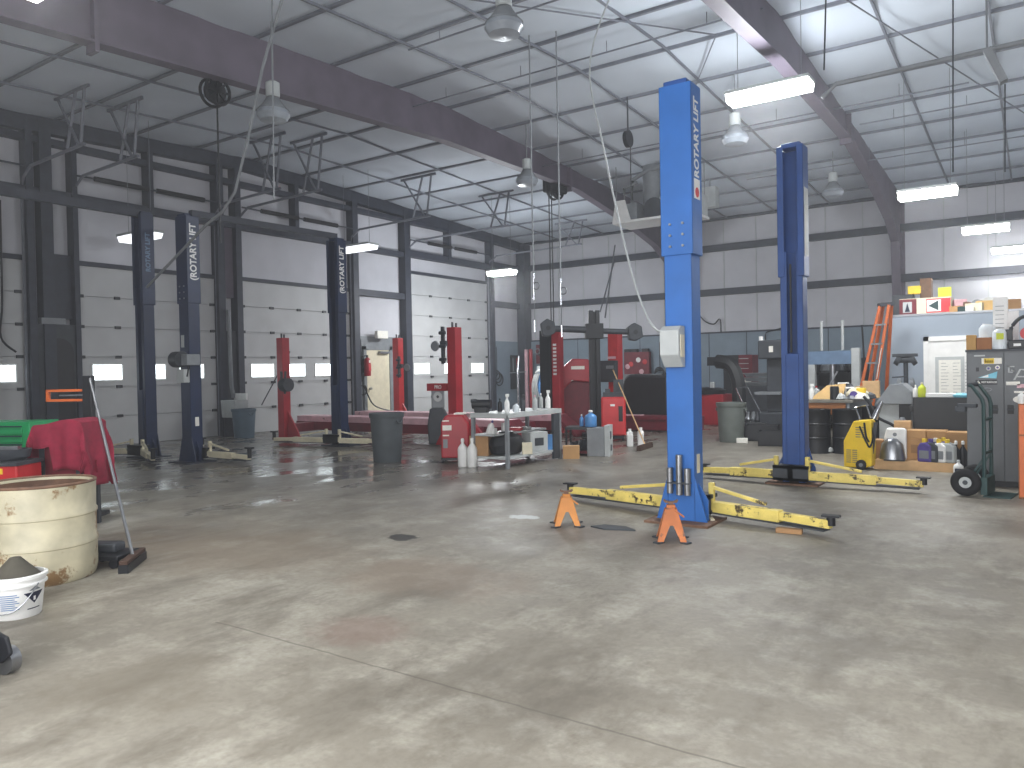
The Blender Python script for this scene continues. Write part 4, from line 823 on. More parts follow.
# black drums in front
def drum(px, py, lab, dx=0, dy=0):
    g = G(px, py); t = T('oil_drum', lab, 'drum', (g.x+dx, g.y+.1+dy, 0), 0, 'black drums under the workbench')
    r, h = .215, .7
    B().lathe([(r*.96, 0), (r*1.03, .0), (r*1.03, .02), (r, .03), (r, h*.32), (r*1.03, h*.33), (r*1.03, h*.36), (r, h*.37), (r, h*.64), (r*1.03, h*.65), (r*1.03, h*.68), (r, h*.69), (r, h-.03), (r*1.03, h-.02), (r*1.03, h), (r*.97, h), (r*.96, h-.03)], n=32).o('drum_shell', 'black', t, smooth=True)
    B().cyl((.1, 0, h-.03), (.1, 0, h), .03).o('bung', 'steelbare', t)
drum(815, 453, 'black steel drum half hidden by the rear blue column'); drum(846, 453.5, 'black steel drum in the middle, directly behind the yellow machine'); drum(865, 451, 'black steel drum under the workbench right end, farthest right', 0, .4)
g = G(829, 453); o = B().lathe([(.03, 0), (.07, .03), (.06, .08), (.02, .1)], n=10).o('crushed_can', 'ltgrey', None, loc=(g.x, g.y, 0), smooth=True); tag(o, 'crushed light can on the floor between two black drums', 'can')
# shop press and dark shelf behind the bench
x0, x1, z0, z1 = pb(806, 860.5, 350, 392, 17.2)
t = T('shop_press', 'blue-grey H-frame shop press behind the workbench with pale uprights', 'press', ((x0+x1)/2, 17.2, 0)); hw = (x1-x0)/2; zt = z1
B().box(-hw, hw-.12, -.08, .08, zt-.3, zt-.02).o('crossbeam', 'press', t, bev=.008)
B().box(hw-.16, hw, -.1, .1, 0, zt+.03).o('upright', 'ltgrey', t, bev=.008); B().box(-hw+.02, -hw+.2, -.1, .1, 0, zt-.3).o('upright', 'ltgrey', t, bev=.008)
B().cyl((0, 0, zt-.75), (0, 0, zt-.25), .06).o('ram', 'steelbare', t); B().beam((-.25, -.12, zt-1.1), (.12, -.12, zt-.45), .03, .03).o('jack_handle', 'steelbare', t); B().box(-hw+.2, hw-.16, -.12, .12, zt-1.15, zt-1.0).o('bed', 'dkgrey', t)
for x in (-.3, 0.12): B().cyl((x+.05, .15, zt), (x+.05, .15, zt+.62), .03).o('spare_rod', 'ltgrey', t)
t = T('dark_shelf_unit', 'dark shelf of grey machine parts seen through the shop press', 'shelf', ((x0+x1)/2, 17.9, 0)); b = B()
for z in (.1, .7, 1.2): b.box(-hw, hw, -.2, .3, z, z+.04)
b.box(-hw, -hw+.04, -.2, .3, 0, 1.55); b.box(hw-.04, hw, -.2, .3, 0, 1.55); b.box(-hw, hw, .28, .3, 0, 1.55); b.o('shelf_frame', 'black', t)
for k in range(7): B().lathe([(.1, 0), (.14, .05), (.12, .16), (.05, .22)], n=10).o('stored_part', ('dkgrey', 'grey', 'black')[k % 3], t, loc=(-hw+.15+k*(2*hw-.3)/6, -.05, 1.24 if k % 2 else .74))
# orange step ladder
LY = 15.9
def lp(px, py, Y=LY): return at(px, py, Y=Y)
def down(a, c):
    d = c-a; return a + d*(a.z/(a.z-c.z))
a1, c1 = lp(880, 306), lp(861, 388); a2, c2_ = lp(889, 305), lp(876, 386); a3, c3 = lp(891.5, 305, LY+.15), lp(886.5, 386, LY+.55); a4, c4 = lp(883, 306, LY+.15), lp(869, 386, LY+.55)
g1, g2, g3, g4 = down(a1, c1), down(a2, c2_), down(a3, c3), down(a4, c4)
base = (g1+g2)/2
t = T('step_ladder', 'orange fibreglass step ladder leaning up behind the workbench', 'ladder', tuple(base))
for a, g_, w_ in ((a1, g1, .07), (a2, g2, .07)): B().beam(a-base, g_-base, w_, .05).o('front_rail', 'orange', t, bev=.005)
for a, g_ in ((a3, g3), (a4, g4)): B().beam(a-base, g_-base, .06, .04).o('rear_rail', 'orange', t, bev=.005)
for k in range(1, 7):
    u = k/7; B().beam(a1.lerp(g1, u)-base, a2.lerp(g2, u)-base, .09, .03).o('step', 'grey', t)
B().beam(a1-base+Vector((-.02, 0, .02)), a3-base+Vector((.02, 0, .02)), .12, .07).o('top_cap', 'dkgrey', t); B().beam(a2.lerp(g2, .32)-base+Vector((0, -.05, 0)), a2.lerp(g2, .55)-base+Vector((0, -.05, 0)), .05, .01).o('warning_sticker', 'paper', t)
q = at(862, 325, Y=18.6); b = B().cyl((0, 0, 0), (.1, 0, -q.z+.01), .02); tag(b.o('dark_pole', 'black', None, loc=tuple(q)), 'thin dark pole leaning on the back wall left of the orange ladder', 'pole')
# pedestal grinder
q = at(906, 385, Y=15.2)
t = T('pedestal_grinder', 'grey pedestal grinder on a post in front of the office wall', 'grinder', (q.x, 15.2, 0)); t.scale = (.68, .68, .82)
B().cyl((0, 0, 0), (0, 0, 1.75), .055).o('pedestal', 'dkgrey', t, smooth=True); B().lathe([(.25, 0), (.25, .03), (.08, .06)], n=20).o('base', 'dkgrey', t)
for s in (-1, 1):
    B().cyl((s*.13, -.05, 1.76), (s*.22, -.05, 1.82), .12, n=18).o('wheel_guard', 'dkgrey', t, smooth=True); B().cyl((s*.12, -.05, 1.28), (s*.2, -.05, 1.3), .11, n=18).o('lower_wheel', 'grey', t, smooth=True)
B().cyl((-.15, -.05, 1.8), (.15, -.05, 1.8), .07).o('motor', 'dkgrey', t, smooth=True); B().box(-.3, .28, -.15, .05, 1.86, 1.93).o('tool_tray', 'dkgrey', t, bev=.01); B().box(-.16, .16, -.12, .05, 1.1, 1.2).o('tool_rest', 'dkgrey', t, bev=.01); B().cyl((-.32, -.05, 1.42), (.05, -.05, 1.44), .015).o('arm_rod', 'dkgrey', t)
# white cabinet with slanted grey hood
x0, x1, z0, z1 = pb(877, 897, 404, 440, 13.2)
t = T('blast_cabinet', 'pale cabinet with a slanted grey metal hood beside the workbench', 'cabinet', ((x0+x1)/2+.03, 13.2, 0)); hw = (x1-x0)/2
B().box(-hw, hw, 0, .5, 0, z1).o('cabinet_body', 'ltgrey', t, bev=.008)
b = B(); b.prism([(-hw-.05, z1), (hw+.2, z1), (hw+.18, z1+.2), (hw+.05, z1+.32), (-hw*.0+.02, z1+.3)], 'y', -.08, .5); b.o('hood', 'grey', t, bev=.01)
B().box(hw, hw+.17, .0, .4, z1-.45, z1).o('dark_side', 'black', t)
for k in range(3): B().lathe([(.04, 0), (.06, .04), (.03, .1)], n=8).o('loose_fitting', ('grey', 'pink', 'steelbare')[k], t, loc=(hw+.05+.05*k, -.04, z1-.3-.06*k))
b = B().tube([(-hw-.2, -.1, z1+.12), (-hw-.1, -.15, z1), (-hw+.02, -.2, z1-.2), (-hw+.2, -.2, z1-.3), (hw+.1, -.22, z1-.42)], .022, 8, 6); b.o('black_hose', 'black', t, smooth=True)
# yellow charger
g = G(857, 469.5)
t = T('battery_charger', 'bright yellow wheeled charger with slanted front and louvres', 'shop machine', (g.x+.02, g.y+.1, 0), -.06); t.scale = (.86, .86, .9)
B().prism([(-.21, .03), (-.21, .42), (-.06, .72), (.17, .74), (.2, .7), (.2, .06), (.1, .03)], 'y', -.12, .16).o('charger_body', 'machyel', t, bev=.015)
b = B()
for k in range(7):
    B().box(-.17, -.1, -.125, -.119, .1+.03*k, .112+.03*k).o('louvre', 'bench', t); B().box(-.08, -.01, -.125, -.119, .1+.03*k, .112+.03*k).o('louvre', 'bench', t)
for k in range(5): B().box(-.03, .04, -.125, -.119, .48+.035*k, .492+.035*k).o('louvre', 'bench', t); B().box(.06, .12, -.125, -.119, .48+.035*k, .492+.035*k).o('louvre', 'bench', t)
b = B()
for y in (-.14, .18): B().cyl((.05, y-.02, .075), (.05, y+.02, .075), .075, n=20).o('wheel', 'black', t, smooth=True); B().cyl((.05, y-.024, .075), (.05, y+.024, .075), .03, n=12).o('wheel_hub', 'grey', t)
b = B().tube([(-.02, 0, .73), (.05, -.14, .6), (.14, -.15, .4), (.18, -.14, .35), (.22, -.1, .5), (.16, -.05, .72)], .014, 6, 6); b.tube([(.1, -.13, .7), (.13, -.15, .5), (.17, -.14, .42)], .014, 6, 4); b.o('cable', 'black', t, smooth=True)
b = B().tube([(-.0, .02, .74), (-.06, .02, .92), (.1, .02, .95), (.16, .02, .76)], .014, 6); b.o('push_handle', 'chrome', t); B().cyl((.2, .05, .75), (.3, .1, 1.0), .05, .03).o('charger_clamp', 'chrome', t); b = B().beam((.17, -.02, .2), (.24, -.02, .7), .05, .04); b.o('side_bracket', 'dkgrey', t)
# pallet and its load
g0, g1_ = G(874, 468.5), G(957, 475); PYF = 11.25
px0, px1 = at(874, 466, Y=PYF).x, at(955, 470, Y=PYF).x
t = T('wood_pallet', 'low wooden pallet carrying cartons and oil jugs beside the dark cabinet', 'pallet', ((px0+px1)/2, PYF+.4, 0)); hw = (px1-px0)/2
b = B()
for k in range(5): b.box(-hw, hw, -.4+.18*k, -.28+.18*k, .1, .12)
b.o('top_board', 'tan', t)
for y in (-.4, 0, .36): B().box(-hw, hw, y-.0, y+.04, .02, .1).o('stringer', 'tan', t)
B().box(-hw, hw, -.4, .4, 0, .02).o('bottom_board', 'tan', t)
PZ = .12
def onp_(px, dy): w = at(px, 455, Y=PYF+dy); return (w.x, w.y, PZ)
def cpx(lab, x0, x1, yt, yb, Y, sy, mt, z=None, mark=None, rz=0.):
    a, c, z0, z1 = pb(x0, x1, yt, yb, Y); z0 = z0 if z is None else z
    return carton(lab, ((a+c)/2, Y+sy/2, z0), c-a, sy, z1-z0, mt, rz, None, mark)
cpx('tall tan carton on the pallet with dark printed mark, right of the silver container', 906, 926.5, 438.5, 462, PYF+.28, .3, 'card', PZ, 'card2')
cpx('tan carton on the pallet behind the purple capped jug', 926.7, 945.5, 439, 462, PYF+.32, .3, 'card', PZ)
cpx('tan carton on the pallet behind the black bottles', 946, 969, 432.5, 462, PYF+.34, .3, 'card', PZ)
zt = at(915, 438.5, Y=PYF+.28).z
cpx('flat tan carton stacked on the tall carton, left of two', 906, 925.8, 430.5, 438.3, PYF+.28, .3, 'card', zt); zt = at(936, 439, Y=PYF+.32).z
cpx('flat tan carton stacked next to the black chest corner, right of two', 926.3, 946, 431, 438.8, PYF+.32, .3, 'card', zt)
cpx('tan carton on the floor between the yellow charger and the silver container', 870, 882, 440, 467, PYF+.25, .25, 'card2', 0, None, .2)
cpx('tan carton on the rear of the pallet directly behind the silver container', 894, 911, 421, 462, PYF+.62, .17, 'tan', PZ)
g = onp_(895, .12)
t = T('silver_container', 'crumpled silver and white container standing on the pallet left end', 'container', g, .1)
B().prism([(-.12, 0), (.14, 0), (.14, .4), (.1, .42), (-.1, .42), (-.13, .3)], 'y', .0, .16).o('white_box', 'white', t, bev=.02); B().lathe([(.16, 0), (.15, .05), (.13, .2), (.06, .27), (.001, .28)], n=14, sx=1., sy=.8).o('silver_bowl', 'steelbare', t, loc=(-.03, -.06, .02), smooth=True); B().box(-.13, .12, -.16, .0, 0, .02).o('dark_base', 'black', t); B().cyl((.0, -.005, .34), (.0, 0, .34), .025).o('box_hole', 'grey', t)
for k, (px, bd, cp, lab) in enumerate(((925.5, 'purple', 'yelcap', 'purple oil jug with yellow cap, leftmost of the jug row on the pallet'), (932, 'dkgrey', 'purple', 'dark jug with pale label, second from the left in the jug row on the pallet'), (940, 'white', 'yelcap', 'plain white jug with yellow cap in the middle of the jug row on the pallet'), (948.5, 'ltgrey', 'yelcap', 'light grey jug with yellow cap, right of the plain white jug on the pallet'))):
    bottle(lab, onp_(px, .06), .085, .3, bd, cp, 'jug', 1.3)
for px, dy, lab in ((956, .14, 'black bottle with white cap at the right end of the pallet'), (963, .16, 'black bottle with white cap between the pallet end and the dark cabinet')):
    w = onp_(px, dy); bottle(lab, (w[0], w[1], PZ if px < 954 else 0), .05, .3 if px < 954 else .4, 'black', 'white', 'round')
bottle('purple jug behind the white jug on the pallet', onp_(936.5, .2), .07, .3, 'purple', 'white', 'jug', 1.2); bottle('purple jug behind the light grey jug on the pallet', onp_(944.5, .2), .07, .31, 'purple', 'yelcap', 'jug', 1.2)
g = G(958.5, 477); t = bottle('white squat can with dark label on the floor before the pallet end', (g.x, g.y, 0), .055, .21, 'white', 'ltgrey', 'round'); B().box(-.035, .035, -.058, -.054, .05, .11).o('can_label', 'navyp', t)
# black chest
x0, x1, z0, z1 = pb(913, 969, 397.5, 433, 12.1)
t = T('black_chest', 'wide black chest on legs behind the cartons with bottles on top', 'chest', ((x0+x1)/2, 12.1, 0)); hw = (x1-x0)/2; CT = z1
B().box(-hw, hw, 0, .45, z0, z1).o('chest_body', 'black', t, bev=.008); B().box(-hw-.06, -hw, .05, .2, z1-.2, z1-.12).o('side_knob', 'black', t, bev=.01)
for x in (-hw+.05, hw-.05): B().box(x-.03, x+.03, .3, .4, 0, z0).o('leg', 'black', t)
def onc(px, dy=.12): w = at(px, 396, Y=12.1+dy); return (w.x, w.y, CT)
bottle('small white bottle with dark base on the left end of the black chest', onc(915.5), .035, .17, 'white', 'white', 'round'); bottle('pale yellow bottle on the black chest beside the small white bottle', onc(922), .05, .21, 'lime', 'cream', 'round')
x0, x1, _, _ = pb(926, 956, 392, 397, 12.2); o = B().box(-(x1-x0)/2, (x1-x0)/2, -.1, .12, 0, .055).o('white_carton', 'white', None, loc=((x0+x1)/2, 12.25, CT), bev=.004); tag(o, 'long flat white carton lying on the black chest', 'box')
o = B().lathe([(.09, 0), (.1, .03), (.05, .06)], n=12, sx=1.2).o('blue_rag', 'cyan', None, loc=onc(961.5, .1), smooth=True); tag(o, 'blue rag on the right end of the black chest', 'rag')
# ================================================================== CABINET
CY = 10.22; x0, x1, z0, z1 = pb(967, 1042, 349, 485, CY); xs = at(1004.3, 410, Y=CY).x; ZT = z1
t = T('storage_cabinet', 'dark grey two door steel cabinet covered in stickers', 'cabinet', ((x0+x1)/2, CY, 0)); X_ = (x0+x1)/2
B().box(x0-X_, x1-X_, 0.0, .5, 0.0, ZT-.02).o('cabinet_body', 'cab', t); B().box(x0-X_-.01, x1-X_+.01, -.02, .51, ZT-.025, ZT).o('cabinet_top', 'dkgrey', t)
B().box(x0-X_, x1-X_, -.005, .01, 0, .06).o('kick_plate', 'black', t)
for a, c, hx_ in ((x0+.008, xs-.004, xs-.09), (xs+.004, x1-.008, xs+.06)):
    o = B().box(a-X_, c-X_, -.018, 0, .065, ZT-.04).o('door', 'cab', t, bev=.003)
    h_ = B().box(hx_-X_-.03, hx_-X_+.03, -.021, -.018, .82, .92).o('handle_recess', 'black', o, bev=.01); B().beam((hx_-X_-.035, -.03, .87), (hx_-X_+.035, -.03, .87), .02, .02).o('handle', 'dkgrey', o)
def cs(px0_, px1_, yt, yb): a, c, d0, d1 = pb(px0_, px1_, yt, yb, CY-.02); return a-X_, c-X_, d0, d1
def stick(n, mt, r, y=-.0195):
    return B().box(r[0], r[1], y-.0008, y+.001, r[2], r[3]).o(n, mt, t)
stick('paper_sticker', 'paper', cs(981.5, 1001.8, 358, 364)); stick('yellow_sticker', 'yelcap', cs(984, 994, 358.3, 363.7), -.0207)
r = cs(984, 994, 358.3, 363.7); b = B(); hh = r[3]-r[2]; ww = (r[1]-r[0])/6
for k, (lo_, hi_) in enumerate(((.2, .85), (.2, .6), (.2, .62), (.2, .6), (.2, .7))): b.box(r[0]+ww*(k+.6), r[0]+ww*(k+1.2), -.0215, -.0207, r[2]+hh*lo_, r[2]+hh*hi_)
b.o('sticker_lettering', 'orangeyel', t)
r = cs(975.5, 997.2, 379.8, 384.8); stick('black_sticker', 'black', r); hh = r[3]-r[2]
text('HOT SURFACES', hh*.5, frame4((r[0]+(r[1]-r[0])*.63, -.0212, (r[2]+r[3])/2), (1,0,0), (0,0,1)), 'white', 'sticker_lettering', t, .0003, sx=.75)
b = B(); x_ = r[0]+(r[1]-r[0])*.13; b.prism([(x_-hh*.42, r[2]+hh*.12), (x_+hh*.42, r[2]+hh*.12), (x_, r[3]-hh*.1)], 'y', -.0216, -.0205); b.o('warning_triangle', 'white', t); b = B(); b.box(x_-hh*.05, x_+hh*.05, -.0222, -.0216, r[2]+hh*.33, r[2]+hh*.68); b.box(x_-hh*.05, x_+hh*.05, -.0222, -.0216, r[2]+hh*.2, r[2]+hh*.28); b.o('exclamation_mark', 'black', t)
r = cs(978, 997.5, 371.5, 378.5); B().prism([(r[0], r[2]+.01), (r[1], r[3]), (r[1]-.01, r[2])], 'y', -.021, -.0195).o('blue_pennant_sticker', 'cyan', t); B().prism([(r[0]+.02, r[2]+.012), (r[0]+.1, r[2]+.045), (r[0]+.1, r[2]+.012)], 'y', -.0214, -.021).o('pennant_stripe', 'white', t)
for n, (px, py, rr, mt) in enumerate(((988.5, 368.5, .024, 'ltgrey'), (997.5, 367.5, .024, 'paper'))):
    q = at(px, py, Y=CY-.02); B().cyl((q.x-X_, -.0195, q.z), (q.x-X_, -.0206, q.z), rr, n=18).o('round_sticker', mt, t); B().cyl((q.x-X_, -.0206, q.z), (q.x-X_, -.0212, q.z), rr*.5, n=12).o('sticker_centre', 'purple', t)
q = at(987, 389.5, Y=CY-.02); o = B().torus((0, 0, 0), .036, .003, 'y', 28, 6).o('oval_emblem', 'ltgrey', t, loc=(q.x-X_, -.0195, q.z)); o.scale = (1.2, 1, .5)
q = at(1018.5, 399.5, Y=CY-.02); o = B().cyl((0, 0, 0), (0, -.001, 0), .045, n=24).o('oval_sticker', 'paper', t, loc=(q.x-X_, -.0195, q.z)); o.scale = (1.15, 1, .8)
r = cs(1008, 1014.5, 366, 373.5); b = B(); b.box(r[0], r[1], -.0206, -.0195, r[3]-.012, r[3]); b.box(r[0], r[0]+.015, -.0206, -.0195, r[2]+.015, r[3]); b.box(r[0], r[1], -.0206, -.0195, r[2]+.01, r[2]+.02); b.box(r[1]-.015, r[1], -.0206, -.0195, r[2]+.01, (r[2]+r[3])/2); b.box((r[0]+r[1])/2, r[1], -.0206, -.0195, (r[2]+r[3])/2-.01, (r[2]+r[3])/2); b.o('letter_g_decal', 'ltgrey', t)
stick('white_strip_sticker', 'paper', cs(1006, 1020, 381.5, 385.2)); stick('pink_sticker', 'pink', cs(1017, 1030, 384, 388)); stick('small_white_strip', 'paper', cs(1014, 1026, 391, 393)); stick('maker_strip', 'ltgrey', cs(974, 985, 355, 356.5))
b = B(); r = cs(1013, 1026, 369, 380); b.prism([(r[0], r[2]), (r[0]+.02, r[2]), (r[0]+.075, r[3]-.01), (r[1], r[3]-.02), (r[1], r[3]), (r[0]+.06, r[3])], 'y', -.0206, -.0195); b.box(r[0]+.04, r[1], -.0207, -.0196, r[2]+.03, r[2]+.045); b.o('white_deer_sticker', 'ltgrey', t)
stick('key_plate', 'black', cs(976, 979, 367.5, 371.5))
# things on the cabinet
def onk(px, dy): w = at(px, 345, Y=CY+dy); return (w.x, w.y, ZT)
a, c, d0, d1 = pb(976.5, 992, 337.5, 350, CY+.1); carton('brown cardboard box on top of the dark cabinet', ((a+c)/2, CY+.2, ZT), c-a, .22, d1-ZT, 'woodbr', 0)
a, c, d0, d1 = pb(966, 976, 335, 350, CY+.08); o = B().box(-(c-a)/2, (c-a)/2, -.02, .1, 0, d1-ZT).o('yellow_board', 'wood', None, loc=((a+c)/2, CY+.12, ZT), bev=.003); tag(o, 'upright yellow wooden block at the left corner of the cabinet top', 'board')
w = onk(999.5, .1); t = T('spray_canister', 'pale grey canister with green label on top of the dark cabinet', 'canister', w, .1)
B().lathe([(.07, 0), (.075, .02), (.07, .19), (.05, .22), (.02, .23)], n=20).o('canister_body', 'clear', t, smooth=True); B().box(-.035, .035, -.078, -.07, .11, .18).o('green_label', 'lime', t); b = B().tube([(.05, 0, .21), (.1, 0, .2), (.11, 0, .1), (.075, 0, .03)], .014, 6, 5); b.o('canister_handle', 'grey', t, smooth=True)
w = onk(987.5, .35); t = T('clear_jar', 'squat clear jar with white stick lid at the back of the cabinet top', 'jar', w); B().lathe([(.085, 0), (.09, .02), (.088, .25), (.06, .29)], n=20).o('jar_body', 'clear', t, smooth=True); B().beam((-.05, 0, .3), (.12, 0, .27), .03, .02).o('lid_stick', 'white', t)
a, c, d0, d1 = pb(993, 1008, 297, 350, CY+.38); t = T('tall_white_carton', 'tall white printed carton standing at the back of the cabinet top', 'box', ((a+c)/2, CY+.42, ZT)); hw = (c-a)/2; B().box(-hw, hw, -.06, .06, 0, d1-ZT).o('carton_body', 'white', t, bev=.004); b = B()
for k in range(9): b.box(-hw*.7, hw*.5, -.0615, -.06, .1+k*.05, .106+k*.05)
b.o('carton_print', 'grey', t)
a, c, d0, d1 = pb(1008, 1019, 311, 350, CY+.4); o = B().box(-(c-a)/2, (c-a)/2, -.05, .05, 0, d1-ZT).o('white_board', 'white', None, loc=((a+c)/2, CY+.44, ZT), bev=.003); tag(o, 'plain white panel right of the tall printed carton on the cabinet', 'panel')
w = onk(1019, .16); t = T('shop_lamp', 'black and red caged device with curved handle on the cabinet right side', 'device', w); B().box(-.1, .16, -.09, .1, 0, .1).o('device_base', 'black', t, bev=.01); B().box(-.05, .02, -.1, -.09, .03, .06).o('white_knob', 'white', t); B().cyl((.08, -.08, .17), (.08, .08, .17), .07, n=20).o('red_core', 'pad', t); b = B().tube([(-.09, 0, .1), (-.07, 0, .24), (.02, 0, .35), (.14, 0, .36)], .02, 8, 5); b.o('curved_handle', 'dkgrey', t, smooth=True); B().box(-.12, -.06, -.07, .07, .1, .22).o('side_block', 'black', t)
# hand truck
t = T('hand_truck', 'dark green hand truck with pneumatic wheels parked before the dark cabinet', 'hand truck', (-.57, 9.55, 0), -.14)
for y in (-.17, .17): B().tube([(.1, y, .06), (.1, y, .96), (.085, y, 1.02), (-.0, y, 1.15), (-.03, y, 1.165)], .019, 8).o('side_rail', 'dkgreen', t, smooth=True)
b = B()
for z in (.12, .45, .8): b.cyl((.1, -.17, z), (.1, .17, z), .016)
b.o('cross_brace', 'dkgreen', t); B().cyl((-.03, -.17, 1.165), (-.03, .17, 1.165), .024).o('handle_grip', 'dkgrey', t); B().box(.09, .34, -.2, .2, 0.0, .012).o('toe_plate', 'dkgreen', t); B().box(.07, .13, -.19, .19, .02, .2).o('lower_frame', 'dkgreen', t)
for y in (-.22, .22):
    o = B().torus((0, 0, 0), .098, .047, 'y', 28, 12).o('tyre', 'rubber', t, loc=(-.06, y, .145), smooth=True); B().cyl((0, -.025, 0), (0, .025, 0), .065, n=20).o('wheel_rim', 'ltgrey', o); B().cyl((0, -.03, 0), (0, .03, 0), .025, n=12).o('wheel_hub', 'dkgrey', o)
for y in (-.13, .13): B().beam((-.06, y, .145), (.1, y, .42), .02, .02).o('axle_strut', 'dkgreen', t)
B().cyl((-.06, -.2, .145), (-.06, .2, .145), .012).o('axle', 'dkgrey', t); b = B(); b.box(-.14, .04, -.2, -.12, .93, .97); b.box(-.16, -.06, -.2, -.12, .88, .94); b.o('strap_buckle', 'dkgrey', t, bev=.008)
# orange brown unit at the right edge
a = at(1018.3, 450, Y=9.4).x; zt = at(1022, 404, Y=9.4).z
t = T('wooden_cupboard', 'orange-brown wooden cupboard cut off by the right edge', 'cupboard', (a+.25, 9.4, 0)); B().box(-.25, .25, 0, .4, 0, zt).o('cupboard_body', 'woodbr', t, bev=.006); B().box(-.24, .24, -.012, 0, .02, zt*.66).o('lower_door', 'orange', t); B().box(-.24, .24, -.012, 0, zt*.68, zt-.01).o('upper_door', 'orange', t)
bottle('white bottle on the orange-brown cupboard at the right edge', (a+.03, 9.5, zt), .035, .13, 'white', 'white', 'round')
# ================================================================== OFFICE ROOF CLUTTER
def onr(x0, x1, yt, yb, dy=.15): a, c, d0, d1 = pb(x0, x1, yt, yb, PY+dy); return a, c, max(PT+.0, d0) if yb > 305 else d0, d1
a, c, d0, d1 = onr(926, 953, 297, 316); t = T('christmas_tree_carton', 'large cream and red carton printed with a grey-green triangle on the office roof', 'box', ((a+c)/2-.25, PY+.35, PT), 0)
hw = (c-a)/2+.22; h = d1-PT; B().box(-hw, hw, -.22, .25, 0, h).o('carton_body', 'cream', t, bev=.006); B().box(-hw, -hw*.32, -.225, -.22, 0.01, h-.01).o('dark_end_panel', 'maroon', t); B().box(-hw*.86, -hw*.5, -.23, -.225, h*.15, h*.8).o('end_window', 'ltgrey', t); B().prism([(-hw*.78, h*.2), (-hw*.58, h*.2), (-hw*.68, h*.75)], 'y', -.234, -.23).o('end_triangle', 'navyp', t)
B().box(hw*.05, hw*.98, -.225, -.22, h*.08, h*.92).o('red_panel', 'pad', t); B().box(hw*.08, hw*.62, -.23, -.225, h*.15, h*.85).o('white_panel', 'white', t); B().prism([(hw*.14, h*.5), (hw*.52, h*.2), (hw*.52, h*.8)], 'y', -.235, -.23).o('printed_triangle', 'dkgreen', t)
a, c, d0, d1 = onr(937, 950.5, 286.5, 303, .5); b = B(); b.box(-(c-a)/2, (c-a)/2, -.01, .01, 0, d1-PT); tag(b.o('lime_board', 'lime', None, loc=((a+c)/2, PY+.7, PT)), 'lime green board standing behind the clutter on the office roof', 'board')
a, c, d0, d1 = onr(919.5, 931, 278, 300, .9); carton('grey-brown carton standing tall behind the cream carton on the office roof', ((a+c)/2, PY+1.1, PT), c-a, .3, d1-PT, 'rust', 0)
a, c, d0, d1 = onr(892, 913, 290, 316, .9); carton('dark wide carton at the left corner of the office roof', ((a+c)/2, PY+1.1, PT), c-a, .4, d1-PT-.1, 'dkgrey', 0, tape=False)
a, c, d0, d1 = onr(906, 920, 289, 297, .7); o = B().box(-(c-a)/2, (c-a)/2, -.1, .1, 0, .17).o('yellow_case', 'yelcap', None, loc=((a+c)/2+.1, PY+1.05, at(910, 290, Y=PY+.9).z-.12), bev=.01); tag(o, 'small yellow case on the dark carton on the office roof', 'case'); o.location.z = PT + (at(900, 290, Y=PY+.9).z-PT-.1)
o.location.x = (a+c)/2
random.seed(21)
JJ = [('brown cardboard flap at the right foot of the cream carton on the office roof', 955, .0, 'card', (.25, .2, .12)), ('pink and tan box among the office roof clutter', 960, .25, 'pink', (.22, .2, .26)), ('dark green box hanging over the office roof edge', 965, -.02, 'dkgreen', (.26, .2, .1)), ('white packet drooping at the office roof edge', 968, -.06, 'paper', (.2, .12, .1)), ('pale carton lying right of the green box on the office roof', 976, .1, 'cream', (.3, .25, .16)), ('yellowish box at the right of the office roof clutter', 985, .15, 'plyw', (.3, .25, .2)), ('brown box behind the tall white carton on the office roof', 1010, .2, 'card2', (.3, .25, .2))]
for lab, px, dy, mt, sz in JJ:
    w = at(px, 312, Y=PY+dy+.2); o = B().box(-sz[0]/2, sz[0]/2, -sz[1]/2, sz[1]/2, 0, sz[2]).o('clutter_box', mt, None, loc=(w.x, w.y, PT+.01), rz=random.uniform(-.5, .5), bev=.008); tag(o, lab, 'box')
for k, (px, dz, mt, lab) in enumerate(((967, .18, 'rust', 'brown roll end, left of the three rolls on the office roof'), (978, .2, 'grey', 'grey roll, middle of the three rolls on the office roof'), (989, .24, 'ltgrey', 'pale roll, right of the three rolls on the office roof'))):
    w = at(px, 303, Y=PY+.6); o = B().cyl((0, -.25, .11), (.1, .3, .11), .11, n=16).o('paper_roll', mt, None, loc=(w.x, w.y, PT+.03*k), smooth=True); tag(o, lab, 'roll')
# ================================================================== WALL FIXINGS, LEFT WALL
t = T('fire_extinguisher', 'red fire extinguisher on the wall beside the pale walk door', 'fire extinguisher', (WX+.26, 15.85, 1.35))
B().lathe([(.09, 0), (.1, .02), (.1, .42), (.07, .5), (.035, .53)], n=20).o('cylinder', 'red', t, smooth=True); B().cyl((0, 0, .53), (0, 0, .6), .03).o('valve', 'black', t); B().tube([(0, -.05, .58), (0, -.2, .55), (0, -.22, .4), (0, -.14, .2)], .018, 6, 4).o('discharge_hose', 'black', t); B().box(.095, .102, -.05, .05, .15, .34).o('extinguisher_label', 'pad', t); B().box(.09, .1, -.03, .03, .38, .45).o('tag', 'paper', t); B().box(-.15, -.09, -.05, .05, .1, .5).o('wall_bracket', 'black', t)
o = B().box(0, .12, -.22, .22, -.11, .11).o('emergency_light_box', 'paper', None, loc=(WX+.2, 16.45, 2.55), bev=.01); tag(o, 'cream emergency light box above the pale walk door', 'light box')
